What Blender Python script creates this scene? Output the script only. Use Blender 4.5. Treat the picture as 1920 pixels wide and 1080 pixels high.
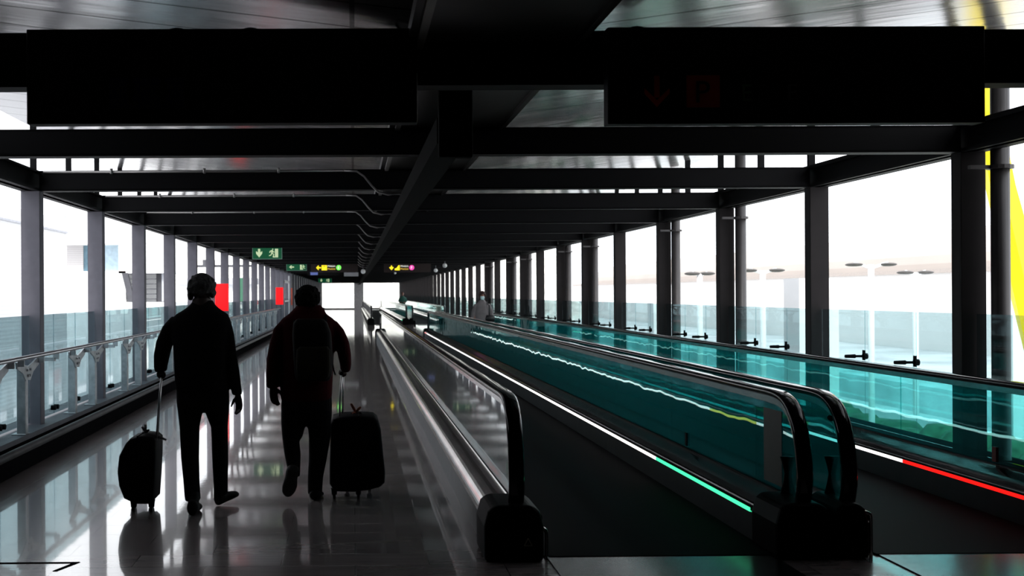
import bpy, bmesh, math, random
from mathutils import Vector, Matrix, Euler
random.seed(7)
scene = bpy.context.scene
for o in list(bpy.data.objects): bpy.data.objects.remove(o, do_unlink=True)
C = scene.collection

# ------------------------------------------------------------------ camera, sky, exposure
F, CX, CY, YAW, ROLL, HC = 2050.0, 682.1, 550.7, 0.00932, -0.00595, 1.64
cam = bpy.data.cameras.new('camera'); camo = bpy.data.objects.new('camera', cam); C.objects.link(camo)
cam.sensor_width = 36.0; cam.sensor_fit = 'HORIZONTAL'
cam.lens = F/1920*36.0
cam.shift_x = (960-CX)/1920; cam.shift_y = (CY-540)/1920
cam.clip_start = 0.1; cam.clip_end = 2000
camo.location = (0, 0, HC)
camo.rotation_euler = (Matrix.Rotation(-YAW, 3, 'Z') @ Matrix.Rotation(math.pi/2, 3, 'X') @ Matrix.Rotation(ROLL, 3, 'Z')).to_euler()
cam.dof.use_dof = True; cam.dof.focus_distance = 9.5; cam.dof.aperture_fstop = 4.0
scene.camera = camo
w = bpy.data.worlds.new('sky'); scene.world = w; w.use_nodes = True
wn = w.node_tree; bgn = wn.nodes['Background']
tc = wn.nodes.new('ShaderNodeTexCoord'); nz = wn.nodes.new('ShaderNodeTexNoise'); nz.inputs['Scale'].default_value = 1.6
cr = wn.nodes.new('ShaderNodeValToRGB')
cr.color_ramp.elements[0].position = .3; cr.color_ramp.elements[0].color = (.84, .90, 1, 1)
cr.color_ramp.elements[1].position = .7; cr.color_ramp.elements[1].color = (1, 1, 1, 1)
wn.links.new(tc.outputs['Generated'], nz.inputs['Vector']); wn.links.new(nz.outputs['Fac'], cr.inputs['Fac'])
wn.links.new(cr.outputs['Color'], bgn.inputs['Color']); bgn.inputs['Strength'].default_value = 2.4
sun = bpy.data.lights.new('sun', 'SUN'); sun.energy = 3.6; sun.angle = math.radians(12); sun.color = (1, .97, .93)
suno = bpy.data.objects.new('sun', sun); C.objects.link(suno); suno.rotation_euler = (math.radians(48), 0, 0)   # soft sun from behind, along the bridge
scene.view_settings.view_transform = 'Standard'; scene.view_settings.look = 'None'
scene.view_settings.gamma = 1; scene.view_settings.exposure = 0.0; scene.view_settings.use_curve_mapping = False
scene.cycles.transparent_max_bounces = 40; scene.cycles.max_bounces = 10; scene.cycles.glossy_bounces = 6

def ray(px, py):
    u, v = (px-CX)/F, (py-CY)/F
    u, v = u*math.cos(ROLL)+v*math.sin(ROLL), -u*math.sin(ROLL)+v*math.cos(ROLL)
    return Vector((u*math.cos(YAW)+math.sin(YAW), -u*math.sin(YAW)+math.cos(YAW), -v))
def at(px, py, Y):
    r = ray(px, py); r = r*(Y/r.y); r.z += HC; return r

# ------------------------------------------------------------------ materials
def nodes(name):
    m = bpy.data.materials.new(name); m.use_nodes = True
    return m, m.node_tree, m.node_tree.nodes['Principled BSDF']
def N(nt, t, **kw):
    n = nt.nodes.new(t)
    for k, v in kw.items():
        if k in n.inputs: n.inputs[k].default_value = v
        else: setattr(n, k, v)
    return n
def mat(name, col, rough=.5, metal=0., var=.12, scale=6., bump=0., bscale=40., spec=.5, emis=None, estr=0., coat=0.):
    m, nt, p = nodes(name)
    t = N(nt, 'ShaderNodeTexCoord'); n = N(nt, 'ShaderNodeTexNoise', Scale=scale, Detail=4.)
    nt.links.new(t.outputs['Object'], n.inputs['Vector'])
    r = N(nt, 'ShaderNodeValToRGB')
    r.color_ramp.elements[0].position = .3; r.color_ramp.elements[1].position = .7
    r.color_ramp.elements[0].color = tuple(c*(1-var) for c in col)+(1,)
    r.color_ramp.elements[1].color = tuple(min(1, c*(1+var)) for c in col)+(1,)
    nt.links.new(n.outputs['Fac'], r.inputs['Fac']); nt.links.new(r.outputs['Color'], p.inputs['Base Color'])
    p.inputs['Roughness'].default_value = rough; p.inputs['Metallic'].default_value = metal
    p.inputs['Specular IOR Level'].default_value = spec; p.inputs['Coat Weight'].default_value = coat
    if bump:
        n2 = N(nt, 'ShaderNodeTexNoise', Scale=bscale, Detail=3.); b = N(nt, 'ShaderNodeBump', Strength=bump, Distance=.01)
        nt.links.new(t.outputs['Object'], n2.inputs['Vector']); nt.links.new(n2.outputs['Fac'], b.inputs['Height'])
        nt.links.new(b.outputs['Normal'], p.inputs['Normal'])
    if emis:
        p.inputs['Emission Color'].default_value = emis+(1,); p.inputs['Emission Strength'].default_value = estr
    return m
def glass(name, tint, rough=.0, refl=1., wav=0., rt=None, sheen=0., dc=(.01, .62, .64)):
    m = bpy.data.materials.new(name); m.use_nodes = True; nt = m.node_tree; nt.nodes.clear()
    out = N(nt, 'ShaderNodeOutputMaterial'); mix = N(nt, 'ShaderNodeMixShader')
    tr = N(nt, 'ShaderNodeBsdfTransparent'); gl = N(nt, 'ShaderNodeBsdfGlossy')
    gl.inputs['Roughness'].default_value = rough
    geo = N(nt, 'ShaderNodeNewGeometry'); dot = N(nt, 'ShaderNodeVectorMath', operation='DOT_PRODUCT')
    nt.links.new(geo.outputs['Incoming'], dot.inputs[0]); nt.links.new(geo.outputs['Normal'], dot.inputs[1])
    a = N(nt, 'ShaderNodeMath', operation='ABSOLUTE'); s = N(nt, 'ShaderNodeMath', operation='SUBTRACT'); s.inputs[0].default_value = 1
    pw = N(nt, 'ShaderNodeMath', operation='POWER'); pw.inputs[1].default_value = 5
    ma = N(nt, 'ShaderNodeMath', operation='MULTIPLY_ADD'); ma.inputs[1].default_value = .96-.04*refl; ma.inputs[2].default_value = .04*refl
    nt.links.new(dot.outputs['Value'], a.inputs[0]); nt.links.new(a.outputs[0], s.inputs[1]); nt.links.new(s.outputs[0], pw.inputs[0])
    nt.links.new(pw.outputs[0], ma.inputs[0]); nt.links.new(ma.outputs[0], mix.inputs[0])
    src = tr
    if sheen:  # reflected sheen painted in as a diffuse film
        df = N(nt, 'ShaderNodeBsdfDiffuse'); df.inputs['Color'].default_value = dc+(1,); tl = N(nt, 'ShaderNodeBsdfTranslucent'); tl.inputs['Color'].default_value = dc+(1,)
        m2 = N(nt, 'ShaderNodeMixShader'); nt.links.new(df.outputs[0], m2.inputs[1]); nt.links.new(tl.outputs[0], m2.inputs[2])
        m3 = N(nt, 'ShaderNodeMixShader'); m3.inputs[0].default_value = sheen; nt.links.new(tr.outputs[0], m3.inputs[1]); nt.links.new(m2.outputs[0], m3.inputs[2]); src = m3
    nt.links.new(src.outputs[0], mix.inputs[1]); nt.links.new(gl.outputs[0], mix.inputs[2]); nt.links.new(mix.outputs[0], out.inputs[0])
    if rt:
        mc = N(nt, 'ShaderNodeMixRGB'); mc.inputs[1].default_value = rt+(1,); mc.inputs[2].default_value = (1, 1, 1, 1)
        sq = N(nt, 'ShaderNodeMath', operation='POWER'); sq.inputs[1].default_value = .6; nt.links.new(pw.outputs[0], sq.inputs[0]); nt.links.new(sq.outputs[0], mc.inputs[0]); nt.links.new(mc.outputs[0], gl.inputs['Color'])
    # faint smears vary the tint
    t = N(nt, 'ShaderNodeTexCoord'); n = N(nt, 'ShaderNodeTexNoise', Scale=1.2); nt.links.new(t.outputs['Object'], n.inputs['Vector'])
    r = N(nt, 'ShaderNodeValToRGB')
    q = [math.sqrt(c) for c in tint]
    r.color_ramp.elements[0].color = tuple(c*.97 for c in q)+(1,); r.color_ramp.elements[1].color = tuple(min(1, c*1.02) for c in q)+(1,)
    nt.links.new(n.outputs['Fac'], r.inputs['Fac']); nt.links.new(r.outputs['Color'], tr.inputs['Color'])
    if wav:
        n2 = N(nt, 'ShaderNodeTexNoise', Scale=2.2, Detail=1.); b = N(nt, 'ShaderNodeBump', Strength=wav, Distance=.01)
        nt.links.new(t.outputs['Object'], n2.inputs['Vector']); nt.links.new(n2.outputs['Fac'], b.inputs['Height']); nt.links.new(b.outputs['Normal'], gl.inputs['Normal'])
    return m
def emit(name, col, s):
    m, nt, p = nodes(name); p.inputs['Base Color'].default_value = col+(1,)
    n = N(nt, 'ShaderNodeTexNoise', Scale=8.); mm = N(nt, 'ShaderNodeMath', operation='MULTIPLY_ADD'); mm.inputs[1].default_value = .1*s; mm.inputs[2].default_value = .95*s
    nt.links.new(n.outputs['Fac'], mm.inputs[0]); nt.links.new(mm.outputs[0], p.inputs['Emission Strength'])
    p.inputs['Emission Color'].default_value = col+(1,); return m

def floor_material():
    m, nt, p = nodes('polished_stone_tiles')
    t = N(nt, 'ShaderNodeTexCoord')
    br = N(nt, 'ShaderNodeTexBrick'); br.inputs['Scale'].default_value = 1.; br.inputs['Mortar Size'].default_value = .0035
    br.inputs['Brick Width'].default_value = .9; br.inputs['Row Height'].default_value = .3; br.inputs['Mortar Smooth'].default_value = .1
    br.inputs['Color1'].default_value = (.55, .465, .46, 1); br.inputs['Color2'].default_value = (.44, .37, .37, 1); br.inputs['Mortar'].default_value = (.02, .02, .02, 1)
    nt.links.new(t.outputs['Object'], br.inputs['Vector'])
    mp = N(nt, 'ShaderNodeMapping'); mp.inputs['Scale'].default_value = (1.2, 9, 1); nt.links.new(t.outputs['Object'], mp.inputs['Vector'])
    n = N(nt, 'ShaderNodeTexNoise', Scale=2., Detail=8.); nt.links.new(mp.outputs[0], n.inputs['Vector'])
    mx = N(nt, 'ShaderNodeMixRGB', blend_type='MULTIPLY'); mx.inputs[0].default_value = .45
    nt.links.new(br.outputs['Color'], mx.inputs[1]); nt.links.new(n.outputs['Fac'], mx.inputs[2]); nt.links.new(mx.outputs[0], p.inputs['Base Color'])
    r = N(nt, 'ShaderNodeMapRange'); r.inputs['To Min'].default_value = .015; r.inputs['To Max'].default_value = .07
    nt.links.new(n.outputs['Fac'], r.inputs['Value']); nt.links.new(r.outputs[0], p.inputs['Coat Roughness']); p.inputs['Coat Weight'].default_value = 1.; p.inputs['Coat IOR'].default_value = 1.55; p.inputs['Roughness'].default_value = .24; p.inputs['IOR'].default_value = 1.6
    n2 = N(nt, 'ShaderNodeTexNoise', Scale=3.5, Detail=2.); nt.links.new(t.outputs['Object'], n2.inputs['Vector'])
    b = N(nt, 'ShaderNodeBump', Strength=.025, Distance=.01); nt.links.new(n2.outputs['Fac'], b.inputs['Height'])
    b2 = N(nt, 'ShaderNodeBump', Strength=.5, Distance=.002, invert=True); nt.links.new(br.outputs['Fac'], b2.inputs['Height']); nt.links.new(b.outputs[0], b2.inputs['Normal'])
    nt.links.new(b2.outputs['Normal'], p.inputs['Normal']); nt.links.new(b2.outputs['Normal'], p.inputs['Coat Normal'])
    p.inputs['Specular IOR Level'].default_value = .9
    return m
def roof_material():
    m, nt, p = nodes('brushed_metal_roof_panels')
    t = N(nt, 'ShaderNodeTexCoord')
    br = N(nt, 'ShaderNodeTexBrick'); br.inputs['Scale'].default_value = 1.; br.inputs['Mortar Size'].default_value = .014; br.offset = 0
    br.inputs['Brick Width'].default_value = 30.; br.inputs['Row Height'].default_value = .5
    br.inputs['Color1'].default_value = (.6, .59, .6, 1); br.inputs['Color2'].default_value = (.52, .51, .53, 1); br.inputs['Mortar'].default_value = (.01, .01, .01, 1)
    nt.links.new(t.outputs['Object'], br.inputs['Vector']); nt.links.new(br.outputs['Color'], p.inputs['Base Color'])
    p.inputs['Metallic'].default_value = .85; p.inputs['Roughness'].default_value = .2
    mp = N(nt, 'ShaderNodeMapping'); mp.inputs['Scale'].default_value = (.6, 3, 1); nt.links.new(t.outputs['Object'], mp.inputs['Vector'])
    n = N(nt, 'ShaderNodeTexNoise', Scale=1.5, Detail=2.); nt.links.new(mp.outputs[0], n.inputs['Vector'])
    b = N(nt, 'ShaderNodeBump', Strength=.25, Distance=.02); nt.links.new(n.outputs['Fac'], b.inputs['Height']); nt.links.new(b.outputs[0], p.inputs['Normal'])
    return m
def striped(name, c1, c2, scale, axis='Z', rough=.7, sharp=False, spec=.5):
    m, nt, p = nodes(name); t = N(nt, 'ShaderNodeTexCoord')
    wv = N(nt, 'ShaderNodeTexWave', bands_direction=axis, Scale=scale, Distortion=0.3)
    wv.wave_profile = 'SAW' if sharp else 'SIN'
    nt.links.new(t.outputs['Object'], wv.inputs['Vector'])
    r = N(nt, 'ShaderNodeValToRGB'); r.color_ramp.elements[0].color = c1+(1,); r.color_ramp.elements[1].color = c2+(1,)
    nt.links.new(wv.outputs['Fac'], r.inputs['Fac']); nt.links.new(r.outputs['Color'], p.inputs['Base Color']); p.inputs['Roughness'].default_value = rough; p.inputs['Specular IOR Level'].default_value = spec
    return m

M = dict(
    tray=mat('matt_black_tray', (.003, .003, .003), .8, spec=.05), ledgec=mat('grey_ledge_paint', (.10, .105, .12), .6, spec=.3),
    floor=floor_material(), roof=roof_material(),
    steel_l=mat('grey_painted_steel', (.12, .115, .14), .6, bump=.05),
    steel_r=mat('shade_toned_steel', (.019, .016, .0165), .6, bump=.05, spec=.15),  # shade on the right column row is mixed into this darker tone
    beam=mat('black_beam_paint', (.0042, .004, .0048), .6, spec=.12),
    galv=mat('galvanised_steel', (.42, .44, .46), .38, .6, var=.2, scale=12),
    rail=mat('satin_stainless_rail', (.5, .5, .52), .3, .9),
    kerb=mat('dark_kerb_paint', (.008, .008, .009), .9, spec=.0), ledge=mat('grey_ledge_metal', (.08, .08, .085), .5, spec=.3),
    rubber=mat('black_rubber_handrail', (.004, .004, .005), .11, spec=.45),
    black=mat('black_plastic', (.002, .002, .0022), .5, spec=.05), belt=striped('ribbed_black_belt', (.004, .004, .005), (.012, .012, .015), 40, 'X', .8, spec=.08),
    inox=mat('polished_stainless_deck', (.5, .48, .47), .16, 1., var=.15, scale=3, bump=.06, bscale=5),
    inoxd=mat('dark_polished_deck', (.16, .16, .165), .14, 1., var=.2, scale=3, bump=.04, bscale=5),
    skirt=mat('brushed_skirt_panel', (.035, .035, .04), .5, .5, var=.2), plate=mat('landing_plate_metal', (.14, .14, .145), .22, .9, var=.2, scale=20),
    g_left=glass('left_screen_glass', (.34, .47, .50), refl=.8), g_out=glass('outer_screen_glass', (.50, .66, .68), refl=.7), g_bal=glass('balustrade_glass', (.10, .58, .58), wav=.22, refl=3.2, rt=(.5, .95, .95), sheen=.12), g_bald=glass('pale_balustrade_glass', (.26, .78, .75), wav=.22, refl=2.2, rt=(.5, .95, .95), sheen=.04), g_balc=glass('grey_sheen_glass', (.36, .52, .54), wav=.06, refl=3.5, sheen=.09, dc=(.6, .66, .68)),  # teal and grey film colours on the balustrades imitate reflected light
    cloth_b=mat('black_jacket_cloth', (.006, .006, .007), .95, spec=.1, bump=.3, bscale=60), cloth_t=mat('dark_trouser_cloth', (.005, .005, .006), .95, spec=.1, bump=.3, bscale=60),
    shoe=mat('black_shoe_leather', (.006, .006, .006), .6, spec=.2), skin=mat('skin', (.25, .12, .085), .55, var=.08),
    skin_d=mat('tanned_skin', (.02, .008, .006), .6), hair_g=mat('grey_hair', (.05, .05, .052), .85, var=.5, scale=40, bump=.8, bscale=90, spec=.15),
    hair_b=mat('dark_hair', (.004, .0035, .0035), .9, var=.3, scale=40, bump=.8, bscale=90, spec=.05),
    red_j=mat('dark_red_fleece', (.034, .002, .004), .95, spec=.1, bump=.3, bscale=50), pack=mat('olive_backpack_cloth', (.014, .013, .009), .9, spec=.1, bump=.4, bscale=50),
    packd=mat('black_backpack_trim', (.006, .006, .006), .8, spec=.1),
    case=mat('black_suitcase_shell', (.004, .004, .005), .65, spec=.06, bump=.1, bscale=10), alu=mat('aluminium_tube', (.5, .5, .52), .3, .9),
    ribbon=mat('pale_ribbon', (.35, .35, .34), .7), ribbon_o=mat('orange_ribbon', (.45, .14, .08), .7),
    sign=mat('black_sign_box', (.004, .004, .004), .6, spec=.2), s_or=mat('dark_orange_sign_film', (.6, .06, .012), .6, spec=.2), s_gr=mat('dark_green_sign_film', (.012, .03, .012), .6, spec=.2),
    s_gr2=mat('dim_green_letter', (.05, .12, .05), .6, spec=.2), s_gy=mat('grey_sign_letter', (.05, .05, .05), .6, spec=.2), s_bl=mat('dark_blue_sign_film', (.012, .012, .05), .6, spec=.2), s_tx=mat('dim_sign_text', (.02, .022, .024), .6, spec=.2),
    exit_g=emit('exit_sign_green', (.0, .10, .035), .35), exit_w=emit('exit_sign_pale', (.62, .75, .45), .55),
    y_lit=emit('lit_yellow', (1, .78, .02), 1.1), w_lit=emit('lit_white', (.95, .93, .85), .95), o_lit=emit('lit_amber', (1, .62, .08), .8), g_lit=emit('lit_green', (.2, .95, .12), 1.), p_lit=emit('lit_magenta', (.85, .08, .42), .9), b_lit=emit('lit_blue', (.12, .16, .42), .5),
    brown=mat('brown_sign_box', (.02, .008, .007), .6), red=emit('red_lit_panel', (.95, .0, .003), .85),
    led_w=emit('white_led', (1, .95, .93), 2.2), led_g=emit('green_led', (.07, .95, .45), 1.3), led_r=emit('red_led', (1, .008, .006), 1.5), led_y=emit('yellow_led', (1, .85, .15), 1.3), led_p=emit('pink_led', (1, .28, .28), 1.3),
    yellow=mat('yellow_pylon_paint', (.95, .72, .0), .5, var=.03), post=mat('dark_pipe_paint', (.05, .045, .045), .45),
    white=mat('white_wall_paint', (.88, .88, .88), .8, var=.03, scale=1.), beige=mat('beige_roof', (.46, .41, .37), .8, var=.05, scale=.1),
    ribw=striped('white_ribbed_cladding', (.70, .69, .70), (.82, .82, .83), 2.2, 'Z'), ribg=striped('grey_ribbed_cladding', (.45, .42, .42), (.6, .58, .57), 3.5, 'Z'),
    bluew=mat('blue_window', (.12, .22, .28), .2), bluep=mat('pale_blue_glazing', (.45, .58, .66), .3), gdark=mat('dark_grey_metal', (.06, .06, .07), .5), lgrey=mat('light_grey_metal', (.45, .46, .5), .5),
    lamp=mat('lamp_head_grey', (.05, .045, .04), .5), ground=mat('pale_asphalt', (.62, .63, .64), .9, var=.25, scale=.15), green=mat('grass_verge', (.10, .24, .06), .95, var=.4, scale=1.5), foliage=mat('dark_hedge', (.04, .13, .07), .95, var=.5, scale=3.),
    bank=mat('pale_rubble_bank', (.78, .74, .68), .95, var=.35, scale=.5), fascia=mat('gutter_metal', (.05, .045, .043), .4, .5), fascl=mat('light_gutter_trim', (.3, .28, .26), .4, .5),
    coat=mat('grey_quilted_coat', (.17, .15, .155), .8, bump=.5, bscale=15), mask=mat('pale_blue_mask', (.62, .85, .88), .7), bagm=mat('black_bag_leather', (.008, .008, .01), .4),
    greenj=mat('dark_green_jacket', (.02, .09, .07), .8), beigeb=mat('beige_trousers', (.45, .35, .28), .9), eye=mat('dark_eye', (.01, .01, .01), .3), notice=mat('grey_notice_film', (.045, .05, .045), .6),
    wall_n=mat('dark_inner_wall', (.02, .02, .022), .7), wall_e=mat('pale_end_pillar', (.5, .5, .51), .6), doorm=mat('pale_door_frame', (.6, .6, .62), .4, .3), orange=mat('orange_red_paint', (.6, .08, .03), .5),
)

# ------------------------------------------------------------------ mesh helpers
class MB:
    def __init__(s): s.v = []; s.f = []
    def add(s, vs, fs):
        b = len(s.v); s.v += [tuple(x) for x in vs]; s.f += [tuple(b+i for i in q) for q in fs]; return s
    def box(s, x0, x1, y0, y1, z0, z1, mtx=None):
        vs = [Vector((x, y, z)) for z in (z0, z1) for y in (y0, y1) for x in (x0, x1)]
        if mtx: vs = [mtx @ v for v in vs]
        return s.add(vs, [(0, 2, 3, 1), (4, 5, 7, 6), (0, 1, 5, 4), (2, 6, 7, 3), (0, 4, 6, 2), (1, 3, 7, 5)])
    def prism(s, poly, a, b, axis='y'):   # poly: list of 2D; extruded along axis from a to b
        def mk(p, t): return (p[0], t, p[1]) if axis == 'y' else ((t, p[0], p[1]) if axis == 'x' else (p[0], p[1], t))
        n = len(poly); vs = [mk(p, a) for p in poly]+[mk(p, b) for p in poly]
        return s.add(vs, [tuple(range(n))[::-1], tuple(range(n, 2*n))]+[(i, (i+1) % n, n+(i+1) % n, n+i) for i in range(n)])
    def rings(s, rs, closed=False, caps=True):
        n = len(rs[0]); vs = [v for r in rs for v in r]; fs = []
        k = len(rs); m = k if closed else k-1
        for i in range(m):
            j = (i+1) % k
            for a in range(n): fs.append((i*n+a, i*n+(a+1) % n, j*n+(a+1) % n, j*n+a))
        if caps and not closed: fs += [tuple(range(n))[::-1], tuple((k-1)*n+a for a in range(n))]
        return s.add(vs, fs)
    def tube(s, pts, r, n=12, ref=Vector((1, 0, 0)), prof=None):
        pts = [Vector(p) for p in pts]; rs = []
        for i, p in enumerate(pts):
            t = (pts[min(i+1, len(pts)-1)]-pts[max(i-1, 0)]).normalized()
            a = ref - t*ref.dot(t)
            if a.length < 1e-3: a = Vector((0, 1, 0)) - t*t.y
            a.normalize(); b = t.cross(a)
            q = r[i] if isinstance(r, list) else r
            q = q if isinstance(q, tuple) else (q, q)
            if prof: rs.append([p+a*x*q[0]+b*y*q[1] for x, y in prof])
            else: rs.append([p+a*math.cos(k*2*math.pi/n)*q[0]+b*math.sin(k*2*math.pi/n)*q[1] for k in range(n)])
        return s.rings(rs)
    def ell(s, c, r, n=16, m=10, mtx=None):
        c = Vector(c); rs = []
        for i in range(1, m):
            th = math.pi*i/m
            rs.append([Vector((r[0]*math.sin(th)*math.cos(2*math.pi*k/n), r[1]*math.sin(th)*math.sin(2*math.pi*k/n), -r[2]*math.cos(th))) for k in range(n)])
        if mtx: rs = [[mtx @ v for v in q] for q in rs]
        return s.rings([[c+v for v in q] for q in rs])
    def secs(s, secs, n=20, p=2.3):       # horizontal super-ellipse sections: (z, xc, yc, rx, ry)
        rs = []
        for (z, xc, yc, rx, ry) in secs:
            r = []
            for k in range(n):
                a = 2*math.pi*k/n; c_, s_ = math.cos(a), math.sin(a)
                r.append(Vector((xc+rx*math.copysign(abs(c_)**(2/p), c_), yc+ry*math.copysign(abs(s_)**(2/p), s_), z)))
            rs.append(r)
        return s.rings(rs)
    def build(s, name, m, parent=None, bevel=0, smooth=False, remesh=0, segs=2, sub=0):
        me = bpy.data.meshes.new(name); me.from_pydata(s.v, [], s.f)
        bm = bmesh.new(); bm.from_mesh(me); bmesh.ops.recalc_face_normals(bm, faces=bm.faces)
        bm.to_mesh(me); bm.free()
        me.materials.append(m)
        o = bpy.data.objects.new(name, me); C.objects.link(o)
        if bevel:
            b = o.modifiers.new('b', 'BEVEL'); b.width = bevel; b.segments = segs; b.limit_method = 'ANGLE'; b.angle_limit = .6
        if remesh:
            rm = o.modifiers.new('r', 'REMESH'); rm.mode = 'VOXEL'; rm.voxel_size = remesh; rm.use_smooth_shade = True
            sm = o.modifiers.new('s', 'SMOOTH'); sm.iterations = 4; sm.factor = .5
        if smooth:
            for p in me.polygons: p.use_smooth = True
            if bevel == 0 and not remesh:
                pass
        if parent: o.parent = parent; o.matrix_parent_inverse = Matrix.Translation(-Vector(parent.location)) if parent.type == 'EMPTY' and parent.parent is None else Matrix.Identity(4)
        return o
def tag(o, label=None, cat=None, group=None, kind=None):
    if label: o['label'] = label
    if cat: o['category'] = cat
    if group: o['group'] = group
    if kind: o['kind'] = kind
    return o
def empty(name, loc, label, cat, group=None):
    o = bpy.data.objects.new(name, None); C.objects.link(o); o.location = loc; o.empty_display_size = .1
    return tag(o, label, cat, group)
def struct(name, mb, m, label=None, **kw):
    o = mb.build(name, m, **kw); o['kind'] = 'structure'
    if label: o['label'] = label
    return o
def copy_tree(o, loc):
    c = o.copy(); C.objects.link(c); c.location = loc
    for ch in o.children:
        d = ch.copy(); C.objects.link(d); d.parent = c; d.matrix_parent_inverse = ch.matrix_parent_inverse
        for g in ch.children:
            e = g.copy(); C.objects.link(e); e.parent = d; e.matrix_parent_inverse = g.matrix_parent_inverse
    return c
ORD = ['first', 'second', 'third', 'fourth', 'fifth', 'sixth', 'seventh', 'eighth', 'ninth', 'tenth', 'eleventh', 'twelfth']
_fonts = {}
def text(name, s, size, loc, m, parent=None, ext=.002, align='LEFT'):
    cu = bpy.data.curves.new(name, 'FONT'); cu.body = s; cu.size = size; cu.extrude = ext; cu.align_x = align; cu.align_y = 'BOTTOM_BASELINE'
    t = bpy.data.objects.new(name, cu); C.objects.link(t); bpy.context.view_layer.update()
    me = bpy.data.meshes.new_from_object(t.evaluated_get(bpy.context.evaluated_depsgraph_get()))
    bpy.data.objects.remove(t)
    me.transform(Matrix.Translation(loc) @ Matrix.Rotation(math.pi/2, 4, 'X')); me.materials.clear(); me.materials.append(m)
    o = bpy.data.objects.new(name, me); C.objects.link(o)
    if parent: o.parent = parent; o.matrix_parent_inverse = Matrix.Translation(-Vector(parent.location))
    return o

# ------------------------------------------------------------------ constants of the place
XL, XR = -3.38, 4.96            # inner faces of the columns
S, YB = 2.947, 9.02             # bay, far face of the first visible frame
ZB, ZT = 2.767, 2.985           # beam bottom and top
YEND = 116.0
NB = 36
COLY = [YB+i*S for i in range(-1, NB+1)]    # far faces

# ------------------------------------------------------------------ floor and setting
struct('floor', MB().box(-3.1, 5.0, -6, YEND, -.25, 0), M['floor'])
struct('ceiling', MB().prism([(.95, 3.06), (5.35, 3.655), (5.35, 3.73), (.95, 3.14)], -6, YEND+1), M['roof'])
struct('ceiling', MB().prism([(.35, 3.06), (-3.65, 3.56), (-3.65, 3.64), (.35, 3.14)], -6, YEND+1), M['roof'])
g = MB().box(.3, 1.25, -6, YEND, 2.99, 3.07)
struct('trim_1', g, M['fascia'], 'dark gutter box along the middle of the roof')
struct('trim_2', MB().box(.345, .385, -6, YEND, 2.965, 2.99), M['fascl'])
struct('trim_3', MB().box(1.19, 1.21, -6, YEND, 2.965, 2.99), M['fascia'])
# longitudinal eave beams
struct('trim_4', MB().box(XL-.2, XL, -6, YEND, ZB, ZB+.03).box(XL-.12, XL-.06, -6, YEND, ZB, ZT).box(XL-.2, XL, -6, YEND, ZT-.02, ZT), M['beam'], 'dark eave beam above the left columns')
struct('trim_5', MB().box(XR, XR+.2, -6, YEND, ZB, ZB+.03).box(XR+.04, XR+.1, -6, YEND, ZB, ZT).box(XR, XR+.2, -6, YEND, ZT-.02, ZT+.02), M['beam'], 'dark eave beam above the right columns')
# left kerb
struct('baseboard_left', MB().box(-3.16, -3.1, -6, 47, 0, .17).box(-3.3, -3.1, 47, YEND, 0, .199).box(-3.75, -3.285, -6, 46.99, 0, .2), M['kerb'])
k = MB(); k.tube([(-3.09, -6, .205), (-3.09, 47, .205)], .038, 12); struct('trim_6', k, M['ledge'], 'round grey kerb rail along the left floor edge', smooth=True)
struct('trim_7', MB().box(-3.75, -3.27, -6, YEND, .2, .25), M['ledgec'], 'grey ledge under the left railing')
struct('trim_8', MB().box(4.93, 5.35, -6, YEND, -.25, .28), M['kerb'], 'dark kerb under the right glass screen')
# unseen side walls added to darken the near bridge, and the wall behind
struct('wall_left_blocker', MB().box(-3.75, -3.6, -6, 5.9, .25, 3.6).box(-3.75, -3.6, 5.9, 10.3, .25, ZB), M['wall_n'])
struct('wall_right_blocker', MB().box(5.2, 5.35, -6, 5.9, .28, 3.7).box(5.2, 5.35, 5.9, 8.4, .28, ZB), M['wall_n'])
struct('wall_back', MB().box(-3.75, 5.35, -6.15, -6, -.2, 3.8), M['wall_n'])
# end wall
ew = MB().box(-3.75, -3.35, YEND, YEND+.3, 0, 3.7).box(4.85, 5.35, YEND, YEND+.3, 0, 3.7).box(-3.75, 5.35, YEND, YEND+.3, 2.86, 3.8).box(-3.75, 5.35, YEND, YEND+.3, 0, .12)
struct('wall_end', ew, M['wall_n'])
struct('trim_9', MB().box(.05, 1.05, YEND-.4, YEND+.2, 0, 2.86), M['wall_e'], 'pale pillar in the middle of the end wall')
g_clear = glass('clear_end_glass', (.93, .94, .93), refl=.6)
struct('window_1', MB().box(-3.35, .05, YEND+.12, YEND+.14, .12, 2.86), g_clear)
struct('window_2', MB().box(1.05, 4.85, YEND+.12, YEND+.14, .12, 2.86), g_clear)
# enclosed left part far away, with a door
struct('wall_left_far', MB().box(-3.6, -3.45, 60, YEND, 0, 3.5), mat('grey_far_wall', (.2, .19, .21), .6))
dr = MB().box(-3.42, -3.36, 53.2, 53.4, .2, 2.3).box(-3.42, -3.36, 57.2, 57.5, .2, 2.6).box(-3.42, -3.36, 53.2, 57.4, 2.2, 2.32).box(-3.42, -3.36, 53.2, 57.4, 1.25, 1.33)
d = struct('door_1', dr, M['doorm'])

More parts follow.
